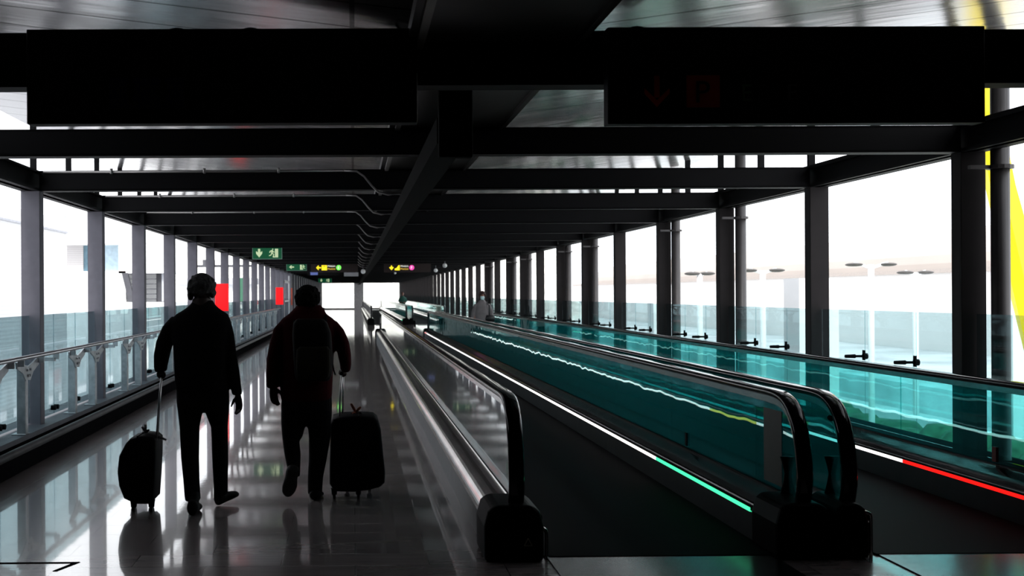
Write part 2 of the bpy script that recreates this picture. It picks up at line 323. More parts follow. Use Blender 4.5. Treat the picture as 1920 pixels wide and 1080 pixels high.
# ------------------------------------------------------------------ columns, beams, mullions
def place(i, n, near, far):
    return near % ORD[i] if i < n else far
def column_proto(name, x0, m):
    b = MB().box(x0, x0+.2, -.15, -.138, .0, ZB).box(x0, x0+.2, -.012, 0, .0, ZB).box(x0+.09, x0+.11, -.14, -.01, .0, ZB)
    b.box(x0+.0, x0+.004, -.15, 0, 0, ZB).box(x0+.196, x0+.2, -.15, 0, 0, ZB)
    return b.build(name, m)
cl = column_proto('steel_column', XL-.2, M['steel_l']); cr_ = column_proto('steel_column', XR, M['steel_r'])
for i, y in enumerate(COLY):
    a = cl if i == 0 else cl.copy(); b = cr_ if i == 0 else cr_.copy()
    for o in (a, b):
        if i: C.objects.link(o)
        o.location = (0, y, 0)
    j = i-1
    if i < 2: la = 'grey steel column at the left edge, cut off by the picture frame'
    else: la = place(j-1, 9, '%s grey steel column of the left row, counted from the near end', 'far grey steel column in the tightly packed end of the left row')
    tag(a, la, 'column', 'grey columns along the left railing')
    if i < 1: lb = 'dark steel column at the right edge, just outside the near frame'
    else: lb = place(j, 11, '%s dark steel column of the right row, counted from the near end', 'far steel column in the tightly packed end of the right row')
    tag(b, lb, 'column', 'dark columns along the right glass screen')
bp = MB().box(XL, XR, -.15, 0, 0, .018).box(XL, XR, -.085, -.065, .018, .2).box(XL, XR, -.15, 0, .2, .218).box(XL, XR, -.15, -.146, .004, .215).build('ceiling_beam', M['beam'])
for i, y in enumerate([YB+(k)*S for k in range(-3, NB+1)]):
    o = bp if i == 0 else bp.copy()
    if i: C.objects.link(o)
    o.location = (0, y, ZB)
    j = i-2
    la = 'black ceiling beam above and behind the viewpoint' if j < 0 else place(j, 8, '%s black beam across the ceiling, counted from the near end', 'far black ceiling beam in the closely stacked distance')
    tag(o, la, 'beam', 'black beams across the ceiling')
ml = MB().box(XL-.13, XL-.07, -.05, 0, ZT, 3.55).build('clerestory_mullion', M['beam']); mr = MB().box(XR+.03, XR+.1, -.05, 0, ZT, 3.65).build('clerestory_mullion', M['beam'])
for i in range(22):
    y = YB-S+i*S/2
    for o0, sd in ((ml, 'left'), (mr, 'right')):
        o = o0 if i == 0 else o0.copy()
        if i: C.objects.link(o)
        o.location = (0, y, 0)
        tag(o, place(i, 10, '%s thin dark strut above the '+sd+' eave beam, counted from the viewpoint', 'far thin dark strut in the slit above the '+sd+' eave beam'), 'strut', 'roof struts on the %s side' % sd)

# spine tray under the beams, conduits
sp = MB().box(.54, .735, 7.0, YEND, 2.6, ZB)
tag(sp.build('cable_tray', M['tray']), 'long black cable tray hanging under the middle of the beams', 'cable tray')
tag(MB().box(.545, .76, 6.9, 6.99, 2.5, 2.95).build('junction_box', M['tray'], bevel=.01), 'black box hanging under the near beams at the middle', 'box')
ct = MB().box(XL, XR, 5.86, 6.0, ZT, 3.045); 
for x in (-.95, -.55, .3, 1.55):
    ct.tube([(x+.07*math.cos(a), 5.93, 3.03+.05*math.sin(a)) for a in [math.pi*q/8 for q in range(9)]], .008, 8)
tag(ct.build('cable_duct', M['beam']), 'black cable duct with looped cables on top of the nearest beam', 'cable duct')
pr = MB(); pr.tube([(XL+.05, -.17, .2), (-.1, -.17, .2)], .012, 8)
pr.tube([(-.1, -.17, .2), (.04, -.17, .195), (.12, -.17, .14), (.2, -.17, .04), (.27, -.17, -.03), (.38, -.17, -.06), (.52, -.17, -.055)], .011, 8)
for x in (-2.6, -1.6, -.8): pr.box(x-.012, x+.012, -.19, -.15, .18, .235)
pr = pr.build('electrical_conduit', mat('conduit_metal', (.4, .38, .37), .35, .7), smooth=True)
for i in range(12):
    o = pr if i == 0 else pr.copy()
    if i: C.objects.link(o)
    o.location = (0, YB+(i+1)*S, ZB)
    tag(o, place(i, 5, 'thin grey conduit on the %s beam that curves down into the middle tray', 'small far conduit curving down from its beam into the middle tray').replace('first', 'second', 1) if i == 0 else place(min(i+1, 11), 6, 'thin grey conduit on the %s beam that curves down into the middle tray', 'small far conduit curving down from its beam into the middle tray'), 'conduit', 'conduits curving into the middle tray')
# small light fittings beside the spine
fx = MB().box(0, .28, -.06, 0, 0, .06).build('light_fitting', mat('pale_fitting', (.3, .28, .28), .5))
for i in range(3):
    o = fx if i == 0 else fx.copy()
    if i: C.objects.link(o)
    o.location = (.25, YB+(i+1)*S+.35, ZT-.08)
    tag(o, 'small pale light fitting behind the %s beam left of the middle tray' % ORD[i+1], 'light fitting', 'pale fittings beside the middle tray')

# right outer pipes
pi_ = MB(); pi_.tube([(0, 0, -4.2), (0, 0, 3.6)], .07, 16)
pi2 = MB(); pi2.tube([(0, 0, 0), (0, 0, .03)], .1, 14); pi2.box(-.25, 0, -.02, .02, .0, .03)
pg = [8.72, 14.6, 17.55, 23.45, 26.35, 32.2, 35.2, 41.1]
for i, y in enumerate(pg):
    if i == 0:
        r0 = empty('drain_pipe', (5.19, y, 0), '', 'pipe'); a = MB(); a.v, a.f = [(v[0]+5.19, v[1]+y, v[2]) for v in pi_.v], pi_.f
        a.build('pipe', M['post'], r0, smooth=True); b = MB(); b.v, b.f = [(v[0]+5.19, v[1]+y, v[2]+2.61) for v in pi2.v], pi2.f
        b.build('bracket', M['post'], r0); r = r0
    else: r = copy_tree(r0, (5.19, y, 0))
    tag(r, '%s dark round pipe standing outside the right columns, counted from the near end' % ORD[i], 'pipe', 'round pipes outside the right columns')

# ------------------------------------------------------------------ glass screens
def screen(side, i, y0):
    x = -3.50 if side == 'left' else 5.08
    zt = 1.425 if side == 'left' else 1.445; zb = .27 if side == 'left' else .3
    vis = i >= 0
    if side == 'left': la = place(i, 8, 'tall pale blue glass screen in the %s bay of the left side', 'far blue glass screen between packed columns of the left side')
    else: la = place(i, 8, 'tall pale teal glass screen in the %s bay of the right side', 'far teal glass screen between packed columns of the right side')
    r = empty('glass_screen', (x, y0, zb), la, 'glass screen', 'glass screens along the %s side' % side)
    cuts = [.006, .81, 1.80, S-.156]
    for k in range(3):
        MB().box(x-.006, x+.006, y0+cuts[k]+.004, y0+cuts[k+1]-.004, zb, zt).build('pane', M['g_out' if side == 'right' else 'g_left'], r)
    if i < 12:
        for k in range(1, 3):
            yy = y0+cuts[k]
            b = MB()
            if side == 'right':
                b.tube([(x-.02, yy, .99), (x+.02, yy, .99)], .03, 10, ref=Vector((0, 0, 1))); b.box(x-.02, x-.005, yy-.018, yy+.018, .95, 1.05)
                b.tube([(x-.02, yy, .99), (x-.09, yy, .99), (x-.1, yy, .99), (x-.2, yy, .99)], [.012, .012, .02, .016], 8, ref=Vector((0, 0, 1)))
            else:
                b.tube([(x-.015, yy+.06, .34), (x+.04, yy+.06, .34)], .028, 10, ref=Vector((0, 0, 1)))
                MB().tube([(x-.015, yy-.06, .34), (x+.04, yy-.06, .34)], .028, 10, ref=Vector((0, 0, 1))).build('clamp', M['black'], r)
            b.build('clamp', M['black'], r)
for k in range(-1, 34):
    y0 = YB+k*S
    if k >= -1 and y0 < 57: screen('left', k-0, y0)
    screen('right', k+1 if k >= -1 else k, y0)

# ------------------------------------------------------------------ left railing
rl = empty('railing', (-3.2, 6, .2), 'grey steel railing with bolted posts and wide handrail along the left side', 'railing')
MB().tube([(-3.2, 5.95, 1.035), (-3.2, 47.5, 1.035)], (.035, .022), 12).build('handrail', M['rail'], rl, smooth=True)
for i in range(14):
    for q in (-.98, -1.97):
        y = YB+S*(i)+q
        if y > 47.3: continue
        b = MB().box(-3.37, -3.28, y-.045, y+.045, .25, .94)
        b.box(-3.42, -3.272, y-.07, y+.07, .25, .262)
        p = b.build('post', M['galv'], rl, bevel=.005, segs=1)
        for s_ in (-1, 1):
            c = MB().prism([(y, .80), (y+s_*.07, .79), (y+s_*.17, .87), (y+s_*.36, .93), (y+s_*.37, .99), (y+s_*.31, 1.0), (y+s_*.15, .96), (y, .93)], -3.279, -3.262, 'x')
            c.box(-3.262, -3.2, y+s_*.34-.012, y+s_*.34+.012, .95, 1.02)
            for (dy, dz) in ((.03, .84), (.05, .9)):
                c.tube([(-3.262, y+s_*dy, dz), (-3.245, y+s_*dy, dz)], .013, 8, ref=Vector((0, 0, 1)))
            o = c.build('bracket', M['galv']); o.parent = p; o.matrix_parent_inverse = Matrix.Translation(-Vector(rl.location))@Matrix.Identity(4)
            o.matrix_parent_inverse = p.matrix_parent_inverse.inverted() @ p.matrix_parent_inverse
    yc = YB+S*i-.08
    if yc < 47: MB().box(-3.38, -3.24, yc-.03, yc+.03, .93, .97).box(-3.26, -3.2, yc-.01, yc+.01, .95, 1.02).build('wall_bracket', M['galv'], rl)

# ------------------------------------------------------------------ moving walkways
def ds(pts, n=6):   # smooth a 2D path
    out = []
    P = [pts[0]]+pts+[pts[-1]]
    for i in range(1, len(P)-2):
        for k in range(n):
            t = k/n; a, b, c, d = P[i-1], P[i], P[i+1], P[i+2]
            out.append(tuple(.5*((2*b[j])+(-a[j]+c[j])*t+(2*a[j]-5*b[j]+4*c[j]-d[j])*t*t+(-a[j]+3*b[j]-3*c[j]+d[j])*t**3) for j in range(len(b))))
    out.append(pts[-1]); return out
HR = [(-1, -.5), (-1, .3), (-.75, .8), (-.3, 1), (.3, 1), (.75, .8), (1, .3), (1, -.5), (.7, -.9), (-.7, -.9)]
def newel(y, s):     # s=+1: near end (path goes toward -y)
    q = [(.75, .965), (.45, .965), (.28, .945), (.15, .88), (.06, .76), (.01, .6), (0, .45), (.05, .3), (.14, .2)]
    return [(y+s*a, z) for a, z in q]
def balustrade(root, xc, inn, y0, y1, leds, outer_metal, tagname, zh=.97, hood=None, base=(.17, .17), ow=.17):
    # handrail with both return loops
    near = ds(newel(y0, 1)); far = ds(newel(y1, -1))
    path = near[::-1]+far
    dz = zh-.965
    P3 = [(xc, y, z+(dz if z > .5 else 0)) for y, z in path]
    h = MB().tube(P3, (.048, .026), prof=HR, ref=Vector((1, 0, 0))).build('handrail', M['rubber'], root, smooth=True)
    # guide profile just inside the handrail
    gp = [(xc, y, z+(dz if z > .5 else 0)) for y, z in ds([(y0+.8, .93), (y0+.46, .925), (y0+.3, .905), (y0+.19, .85), (y0+.105, .74), (y0+.055, .59), (y0+.045, .42)])[::-1]+ds([(y1-.8, .93), (y1-.46, .925), (y1-.3, .905), (y1-.19, .85), (y1-.105, .74), (y1-.055, .59), (y1-.045, .42)])]
    MB().tube(gp, (.02, .03), prof=[(-1, -1), (-1, 1), (1, 1), (1, -1)]).build('handrail_guide', M['inox'], root)
    # glass panes
    edge = [(y, z+dz-.015) for y, z in [(y0+.8, .92), (y0+.46, .915), (y0+.3, .895), (y0+.2, .84), (y0+.12, .74), (y0+.07, .59), (y0+.06, .33)]]
    L = y1-y0-1.6; n = max(1, round(L/2.)); w = L/n
    MB().prism(edge+[(y0+.797, .33)], xc-.006, xc+.006, 'x').build('glass_pane', M['g_balc' if xc < 2 else ('g_bald' if xc > 4 else 'g_bal')], root)
    MB().prism([(y0+y1-a, z) for a, z in edge]+[(y1-.797, .33)], xc-.006, xc+.006, 'x').build('glass_pane', M['g_balc' if xc < 2 else ('g_bald' if xc > 4 else 'g_bal')], root)
    for k in range(n):
        MB().box(xc-.006, xc+.006, y0+.8+k*w+.002, y0+.8+(k+1)*w-.002, .33, .905+dz).build('glass_pane', M['g_balc' if xc < 2 else ('g_bald' if xc > 4 else 'g_bal')], root)
    # inner deck, curved
    si = xc+inn*.175
    prof = ds([(si, .225), (si-inn*.005, .25), (si-inn*.05, .285), (xc+inn*.035, .325), (xc+inn*.012, .345)], 4)+[(xc+inn*.012, .2), (si, .2)]
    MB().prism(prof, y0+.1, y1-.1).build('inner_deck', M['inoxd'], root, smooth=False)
    so = xc-inn*ow
    prof = ds([(so, .215), (so+inn*.004, .235), (so+inn*.05, .285), (xc-inn*.035, .325), (xc-inn*.012, .345)], 4)+[(xc-inn*.012, .18), (so, .18)]
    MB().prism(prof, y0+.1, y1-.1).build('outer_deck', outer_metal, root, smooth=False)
    MB().box(min(si, si-inn*.03), max(si, si-inn*.03), y0+.1, y1-.1, .0, .19).build('skirt_panel', M['skirt'], root)
    MB().box(min(so, so+inn*.03), max(so, so+inn*.03), y0+.1, y1-.1, .0, .18).build('outer_panel', M['skirt'], root)
    for (a, b, mm, lb) in leds:
        o = MB().box(min(si+inn*.004, si-inn*.02), max(si+inn*.004, si-inn*.02), a, b, .192, .218).build('light_strip', M[mm], root)
        o['label'] = lb
    # end hoods
    for ye, s_ in ((y0, 1), (y1, -1)):
        a, b = sorted((ye-s_*.09, ye+s_*.36))
        xa, xb = (xc-.205, xc+.15) if xc < 2 else ((2.575, 2.905) if xc < 2.9 else ((2.925, 3.135) if xc < 4 else (4.6, 4.95)))
        hd = MB(); 
        pr_ = [(xa-.005, 0), (xa-.005, .22), (xa+.02, .31), (xa+.06, .345), (xb-.06, .345), (xb-.02, .31), (xb+.005, .22), (xb+.005, 0)]
        hd.prism(pr_, a, b)
        hd.build('end_hood', M['black'], root, bevel=.03, segs=3)
def walkway(xa, xb, y0, y1, led_a, led_b, label, oa, ob, za=.97, zb=.97, both=True):
    r = empty('moving_walkway', ((xa+xb)/2, y0, 0), label, 'moving walkway')
    balustrade(r, xa, 1, y0, y1, led_a, oa, 'a', za, ow=.17 if xa < 2 else .125)
    balustrade(r, xb, -1, y0, y1, led_b, ob, 'b', zb, ow=.13)
    MB().box(xa+.176, xb-.176, y0+.02, y1-.02, .001, .012).build('belt', M['belt'], r)
    for ya, yb, ye in ((y0-1.6, y0+.02, y0), (y1-.02, y1+1.6, y1)):
        MB().box(xa+.19, xb-.19, ya, yb, .0005, .008).build('landing_plate', M['plate'], r)
    return r
YA0, YA1 = 6.72, 40.6
def seg(y0, y1, cuts):   # cuts: list of (y, mat, label)
    out = []; a = y0+.45
    for (b, m, lb) in cuts: out.append((a, b, m, lb)); a = b
    return out
W = 'white glowing strip'
w1 = walkway(.995, 2.775, YA0, YA1, seg(YA0, YA1, [(11.8, 'led_w', W), (13.4, 'led_y', 'yellow glowing strip'), (39.8, 'led_w', W)]),
    seg(YA0, YA1, [(9.4, 'led_g', 'green glowing strip'), (39.0, 'led_w', W), (40.1, 'led_p', 'pink glowing strip')]),
    'near moving walkway with empty black belt directly right of the stone floor', M['inox'], M['inoxd'])
w2 = walkway(3.05, 4.79, YA0, YA1, seg(YA0, YA1, [(9.2, 'led_r', 'red glowing strip'), (39.5, 'led_w', W)]),
    seg(YA0, YA1, [(9.16, 'led_r', 'red glowing strip'), (38.8, 'led_w', W), (40.1, 'led_g', 'green glowing strip')]),
    'near moving walkway next to the right columns, with a red light strip', M['inoxd'], M['inoxd'], zb=.95)
w3 = walkway(.93, 2.775, 57.5, 110, seg(57.5, 110, [(109, 'led_w', W)]), seg(57.5, 110, [(59.5, 'led_g', 'green glowing strip'), (109, 'led_w', W)]),
    'far moving walkway beyond the gap, straight ahead of the near empty one', M['inox'], M['inoxd'])
w4 = walkway(3.1, 4.79, 57.5, 110, seg(57.5, 110, [(109, 'led_w', W)]), seg(57.5, 110, [(59.5, 'led_g', 'green glowing strip'), (109, 'led_w', W)]),
    'far moving walkway beyond the gap, beside the right columns', M['inoxd'], M['inoxd'])
# details on the newels
MB().box(2.764, 2.767, 7.05, 7.36, .37, .86).build('notice', M['notice'], w1)['label'] = 'grey notice stuck on the glass'
MB().box(2.755, 2.766, 9.05, 9.09, .36, .47).build('sticker', M['black'], w1)
def hourglass(x, y, root):
    b = MB().secs([(.34, x, y, .05, .03), (.42, x, y, .03, .02), (.47, x, y, .022, .016), (.53, x, y, .035, .02), (.58, x, y, .05, .022)], 12)
    b.build('glass_clamp', M['black'], root, smooth=True)
hourglass(2.775, 6.98, w1); hourglass(3.06, 6.98, w2)
bb = MB(); bb.ell((3.05, 6.93, .83), (.035, .06, .022)); bb.build('glass_clamp', M['black'], w2, smooth=True)
MB().box(4.765, 4.785, 8.08, 8.13, .36, .47).build('sticker', M['led_r'] if False else mat('dark_red_sticker', (.18, .01, .01), .5), w2)
def hoop(x, y, z, root):
    b = MB(); b.tube(ds([(x, y, 0), (x, y, z-.05), (x-.015, y, z-.01), (x-.06, y, z), (x-.11, y, z)], 4), .011, 8, ref=Vector((0, 1, 0)))
    b.build('guard_hoop', M['inox'], root, smooth=True)
hoop(3.165, 6.68, .285, w2); hoop(1.175, 6.7, .2, w1)
b = MB(); b.tube([(.812, 7.09, .02), (.812, 7.09, .2)], .016, 8); b.build('corner_post', M['inox'], w1, smooth=True)
tri = MB(); 
for a in range(3):
    a0 = math.pi/2+a*2*math.pi/3; a1 = a0+2*math.pi/3
    tri.tube([(1.05+.028*math.cos(a0), 6.622, .12+.03*math.sin(a0)), (1.05+.028*math.cos(a1), 6.622, .12+.03*math.sin(a1))], .003, 6, ref=Vector((0, 1, 0)))
tri.build('emblem', mat('dull_gold_mark', (.2, .18, .12), .5), w1)
# floor access panel at lower left
fp = MB().box(-2.4, -1.72, 6.71, 6.735, .0005, .003); fp.prism([(-1.72, 6.735), (-1.69, 6.735), (-1.775, 6.52), (-1.80, 6.52)], .0005, .003, 'z')
struct('trim_10', fp, M['kerb'], 'dark joint of an access panel in the floor')

# ------------------------------------------------------------------ signs
def arrow_down(x, z, s, y, m, root, name='arrow', thick=.17, t=.004):
    b = MB().box(x-s*thick/2, x+s*thick/2, y-t, y, z-s*.2, z+s*.5)
    b.prism([(x, z-s*.5), (x+s*.4, z-s*.08), (x+s*.4, z+s*.1), (x, z-s*.28), (x-s*.4, z+s*.1), (x-s*.4, z-s*.08)], y-t, y-.0001)
    return b.build(name, m, root)
s1 = empty('hanging_sign', (-.7, 5.8, ZB), 'wide dark overhead sign at the left reading Toilets', 'sign')
MB().box(at(50, 231, 5.76).x, at(783, 231, 5.76).x, 5.76, 5.86, at(400, 231, 5.76).z, 3.04).build('sign_box', M['sign'], s1, bevel=.006)
SX = lambda p: at(p, 170, 5.755).x
SZ = lambda p: at(1000, p, 5.755).z
MB().box(SX(205), SX(345), 5.754, 5.7595, SZ(200), SZ(143)).build('pictogram_panel', M['s_bl'], s1)
for x, sk in ((SX(245), 0), (SX(305), 1)):
    pgm = MB(); z_ = SZ(153)
    w_ = .035 if sk else .018
    pgm.prism([(x-.008, z_+.012), (x-.012, z_+.02), (x-.006, z_+.03), (x+.006, z_+.03), (x+.012, z_+.02), (x+.008, z_+.012), (x+.008, z_), (x+.022, z_), (x+w_, z_-.06), (x+.012, z_-.06), (x+.012, z_-.11), (x-.012, z_-.11), (x-.012, z_-.06), (x-w_, z_-.06), (x-.022, z_), (x-.008, z_)], 5.748, 5.7535)
    pgm.build('pictogram', M['sign'], s1)
text('lettering', 'Toilets', .075, (SX(370), 5.757, SZ(165)), M['s_tx'], s1)
s2 = empty('hanging_sign', (2.4, 5.8, ZB), 'wide dark overhead sign at the right with an arrow, P, E and F', 'sign')
MB().box(at(1140, 231, 5.76).x, at(1848, 231, 5.76).x, 5.76, 5.86, at(1500, 231, 5.76).z, 3.04).build('sign_box', M['sign'], s2, bevel=.006)
arrow_down(SX(1232), (SZ(143)+SZ(201))/2, .165, 5.7595, M['s_or'], s2)
MB().box(SX(1287), SX(1350), 5.754, 5.7595, SZ(203), SZ(142)).build('parking_panel', M['s_or'], s2, bevel=.01)
text('lettering', 'P', .165, (SX(1301), 5.750, SZ(194)), M['sign'], s2)
text('lettering', 'E', .125, (SX(1389), 5.757, SZ(190)), M['s_gr2'], s2)
text('lettering', 'F', .125, (SX(1475), 5.757, SZ(190)), M['s_gy'], s2)
def exit_sign(p0, p1, Y, flip, label):
    a, b = at(p0[0], p0[1], Y), at(p1[0], p1[1], Y); x0, x1, z1, z0 = a.x, b.x, ZB, b.z; H = z1-z0; Wd = x1-x0
    r = empty('exit_sign', ((x0+x1)/2, Y, z1), label, 'sign', 'green exit signs under the beams')
    MB().box(x0, x1, Y, Y+.03, z0, z1).build('sign_board', M['exit_g'], r)
    fr = MB().box(x0-.01, x1+.01, Y-.004, Y+.034, z0-.012, z0).box(x0-.012, x0, Y-.004, Y+.034, z0, z1).box(x1, x1+.012, Y-.004, Y+.034, z0, z1)
    fr.build('frame', mat('pale_green_frame', (.25, .4, .32), .5), r)
    if not flip:
        b = MB(); x = x0+.22*Wd; z = z0+.52*H; s_ = .8*H
        b.prism([(x, z-s_*.5), (x+s_*.36, z-s_*.05), (x+s_*.36, z+s_*.22), (x+s_*.13, z+.02), (x+s_*.13, z+s_*.5), (x-s_*.13, z+s_*.5), (x-s_*.13, z+.02), (x-s_*.36, z+s_*.22), (x-s_*.36, z-s_*.05)], Y-.004, Y-.0002)
        b.build('arrow', M['exit_w'], r); ox = x0+.58*Wd; sg = 1
    else:
        b = MB(); x = x0+.25*Wd; z = z0+.55*H; s_ = .8*H
        b.prism([(x-s_*.5, z), (x-s_*.1, z+s_*.34), (x+s_*.1, z+s_*.34), (x-s_*.1, z+s_*.12), (x+s_*.5, z+s_*.12), (x+s_*.5, z-s_*.12), (x-s_*.1, z-s_*.12), (x+s_*.1, z-s_*.34), (x-s_*.1, z-s_*.34)], Y-.004, Y-.0002)
        b.build('arrow', M['exit_w'], r); ox = x0+.93*Wd; sg = -1
    q = lambda u, v: (ox+sg*u*H, z0+v*H)
    dp = MB().prism([q(.5, .92), q(.8, .92), q(.8, .12), q(.3, .12), q(.3, .22), q(.5, .22)], Y-.004, Y-.0002); dp.build('door_pictogram', M['exit_w'], r)
    rm = MB(); hc = q(.3, .88); rm.ell((hc[0], Y-.002, hc[1]), (.06*H, .003, .06*H), 10, 6)
    for pts in ([(.26, .8), (.22, .5)], [(.22, .52), (.38, .42), (.36, .2)], [(.22, .52), (.12, .32), (-.04, .28)], [(.25, .76), (.08, .7), (.02, .56)], [(.26, .76), (.38, .6), (.46, .64)]):
        rm.tube([(q(u, v)[0], Y-.003, q(u, v)[1]) for u, v in pts], .05*H if len(pts) == 3 else .08*H, 6, ref=Vector((0, 1, 0)))
    rm.build('running_figure', M['exit_w'], r)
exit_sign((474, 465), (528, 485), 26.6, False, 'nearest green exit sign with a down arrow and running figure')
exit_sign((537.5, 495), (574.5, 507), 41.3, True, 'smaller green exit sign with a left arrow, second from the near end')
exit_sign((597, 521.5), (622, 529.5), 79.65, False, 'tiny distant green exit sign above the far left window')
def guide_sign(x0, yt, Y, down, colr, ch, icon, label):
    c = at(x0, yt, Y); u = Y/F   # metres per pixel at this depth
    r = empty('guide_sign', (c.x+40*u, Y, c.z), label, 'sign')
    X = lambda p: c.x+p*u
    Z = lambda p: c.z-p*u
    MB().box(X(-10), X(78), Y, Y+.08, Z(13.5), ZB).build('sign_box', M['brown'], r)
    if down:
        MB().prism([(X(4), Z(9.6)), (X(8), Z(5.2)), (X(8), Z(3.8)), (X(5.6), Z(3.8)), (X(4.6), Z(.6)), (X(3.4), Z(.6)), (X(2.4), Z(3.8)), (X(0), Z(3.8)), (X(0), Z(5.2))], Y-.01, Y-.001).build('arrow', M['y_lit'], r)
    else:
        MB().prism([(X(-.3), Z(5)), (X(4), Z(.6)), (X(5), Z(1.6)), (X(3.8), Z(3.8)), (X(8.8), Z(3.8)), (X(8.8), Z(6.2)), (X(3.8), Z(6.2)), (X(5), Z(8.6)), (X(4), Z(9.6))], Y-.01, Y-.001).build('arrow', M['y_lit'], r)
    if icon == 'stairs': MB().prism([(X(10), Z(9.9)), (X(19.5), Z(9.9)), (X(19.5), Z(.4)), (X(17.2), Z(.4)), (X(13), Z(6)), (X(10), Z(6.4))], Y-.01, Y-.001).build('icon_panel', M['y_lit'], r)
    else:
        MB().box(X(10), X(20), Y-.01, Y-.001, Z(9.9), Z(.4)).build('icon_panel', M['y_lit'], r, bevel=.01)
        MB().tube([(X(12.8), Y-.012, Z(1.6)), (X(15), Y-.012, Z(3)), (X(17), Y-.012, Z(1.8))], .012, 6, ref=Vector((0, 1, 0))).build('icon', M['brown'], r)
    text('lettering', 'Módulo', 4.2*u*1.15, (X(21), Y-.004, Z(3.6)), M['w_lit'], r)
    text('lettering', 'Module', 5.4*u*.9, (X(21), Y-.004, Z(8.9)), M['o_lit'], r)
    d = MB(); d.tube([(X(42), Y-.01, Z(5)), (X(42), Y-.002, Z(5))], 4.8*u, 20, ref=Vector((1, 0, 0))); d.build('letter_disc', M[colr], r)
    text('lettering', ch, 7*u, (X(40), Y-.016, Z(7.5)), M['w_lit'], r)
guide_sign(593, 497, 41.32, False, 'g_lit', 'E', 'box', 'lit yellow guide sign with left arrow and green E disc')
guide_sign(730, 497, 41.32, True, 'p_lit', 'F', 'stairs', 'lit yellow guide sign with down arrow and magenta F disc')
a = at(582, 507.5, 56.05); b_ = at(668, 516, 56.05)
r = empty('information_sign', (a.x, 56.05, 2.75), 'dark hanging sign with a small blue pictogram, beyond the green E sign', 'sign')
MB().box(a.x-.15, b_.x-.9, 56.05, 56.11, b_.z, ZB).build('sign_box', M['sign'], r); MB().box(a.x, a.x+.38, 56.03, 56.05, b_.z+.02, a.z-.03).build('pictogram_panel', M['b_lit'], r)
MB().box(a.x+.46, a.x+.66, 56.03, 56.05, a.z-.1, a.z-.06).build('lettering', M['s_gy'], r)
c1, c2 = at(645, 511, 50.2), at(672, 518, 50.2)
tag(MB().box(c1.x, c2.x, 50.2, 50.26, c2.z, c1.z).box(c1.x+.1, c1.x+.12, 50.21, 50.23, c1.z, ZB).box(c2.x-.12, c2.x-.1, 50.21, 50.23, c1.z, ZB).build('ceiling_panel', mat('grey_panel', (.4, .4, .42), .6)), 'blank grey panel hanging left of the camera dome', 'panel')
MB_ = MB()
for (px, py, Y, R_) in ((681, 509, 41.37, .09), (834, 498, 38.42, .08), (817, 507, 44.3, .08), (741, 512, 47.26, .05)):
    c = at(px, py, Y); r = empty('camera_dome', (c.x, Y, 2.75), {681: 'white security camera dome beside the middle tray', 834: 'small dome camera under the right ceiling, nearer one', 817: 'small dome camera under the right ceiling, farther one', 741: 'tiny pale dome camera just right of the middle tray'}[px], 'security camera')
    m1 = MB(); m1.ell((c.x, Y, c.z), (R_, R_, R_)); m1.build('dome', M['white'], r, smooth=True)
    m2 = MB(); m2.tube([(c.x, Y, c.z), (c.x, Y, ZB+.004)], .018, 8); m2.build('stem', M['gdark'], r)
# red panels on the left
for i, (p0, p1, Y, lb) in enumerate((((403, 532), (428, 583), 26.48, 'red rectangular panel on the left, the larger one behind the grey-haired man'), ((517, 539), (531, 571), 44.17, 'small red panel at the far end of the left railing'))):
    a, b = at(*p0, Y), at(*p1, Y)
    tag(MB().box(a.x, b.x, Y, Y+.08, b.z, a.z).build('red_panel', M['red'], bevel=.01), lb, 'panel')
    if i == 0: MB
a, b = at(544.5, 540, 59), at(547.5, 572, 59)
tag(MB().box(a.x, a.x+.1, 59, 59.1, b.z, a.z).build('fire_cabinet', M['orange']), 'narrow dark orange strip beyond the left door frame', 'cabinet')

# ------------------------------------------------------------------ people
def hand(mb, wrist, d, side, palm_n, s=1., curl=.6, thumb=1):
    """d: pointing direction, side: towards the thumb, palm_n: towards the palm"""
    d = Vector(d).normalized(); side = Vector(side); side = (side-d*side.dot(d)).normalized(); pn = d.cross(side)
    if pn.dot(Vector(palm_n)) < 0: pn = -pn
    w = Vector(wrist)
    mb.tube([w-d*.03*s, w, w+d*.04*s, w+d*.085*s], [(.024*s, .019*s), (.028*s, .019*s), (.042*s, .016*s), (.04*s, .013*s)], 12, ref=side)
    for k in range(4):
        off = (1.5-k)*.0205*s; L = (.072, .08, .075, .06)[k]*s; c = curl*(1+.12*k)
        p0 = w+d*.08*s+side*off; pts = [p0-d*.02*s, p0]; dd = d.copy()
        for j in range(3):
            ang = c*(.5, .9, .7)[j]; dd = (dd*math.cos(ang)+pn*math.sin(ang)).normalized() if True else dd
            pts.append(pts[-1]+dd*L*(.45, .32, .25)[j])
        mb.tube(pts, [.0095*s, .0095*s, .009*s, .0085*s, .007*s], 8, ref=side)
    p0 = w+d*.02*s+side*.02*s; t1 = (d*.6+side*.7+pn*.4).normalized(); t2 = (d*.85+side*.2+pn*.4).normalized()
    mb.tube([p0, p0+t1*.035*s, p0+t1*.035*s+t2*.03*s, p0+t1*.035*s+t2*.055*s], [.013*s, .0115*s, .0105*s, .008*s], 8, ref=pn)
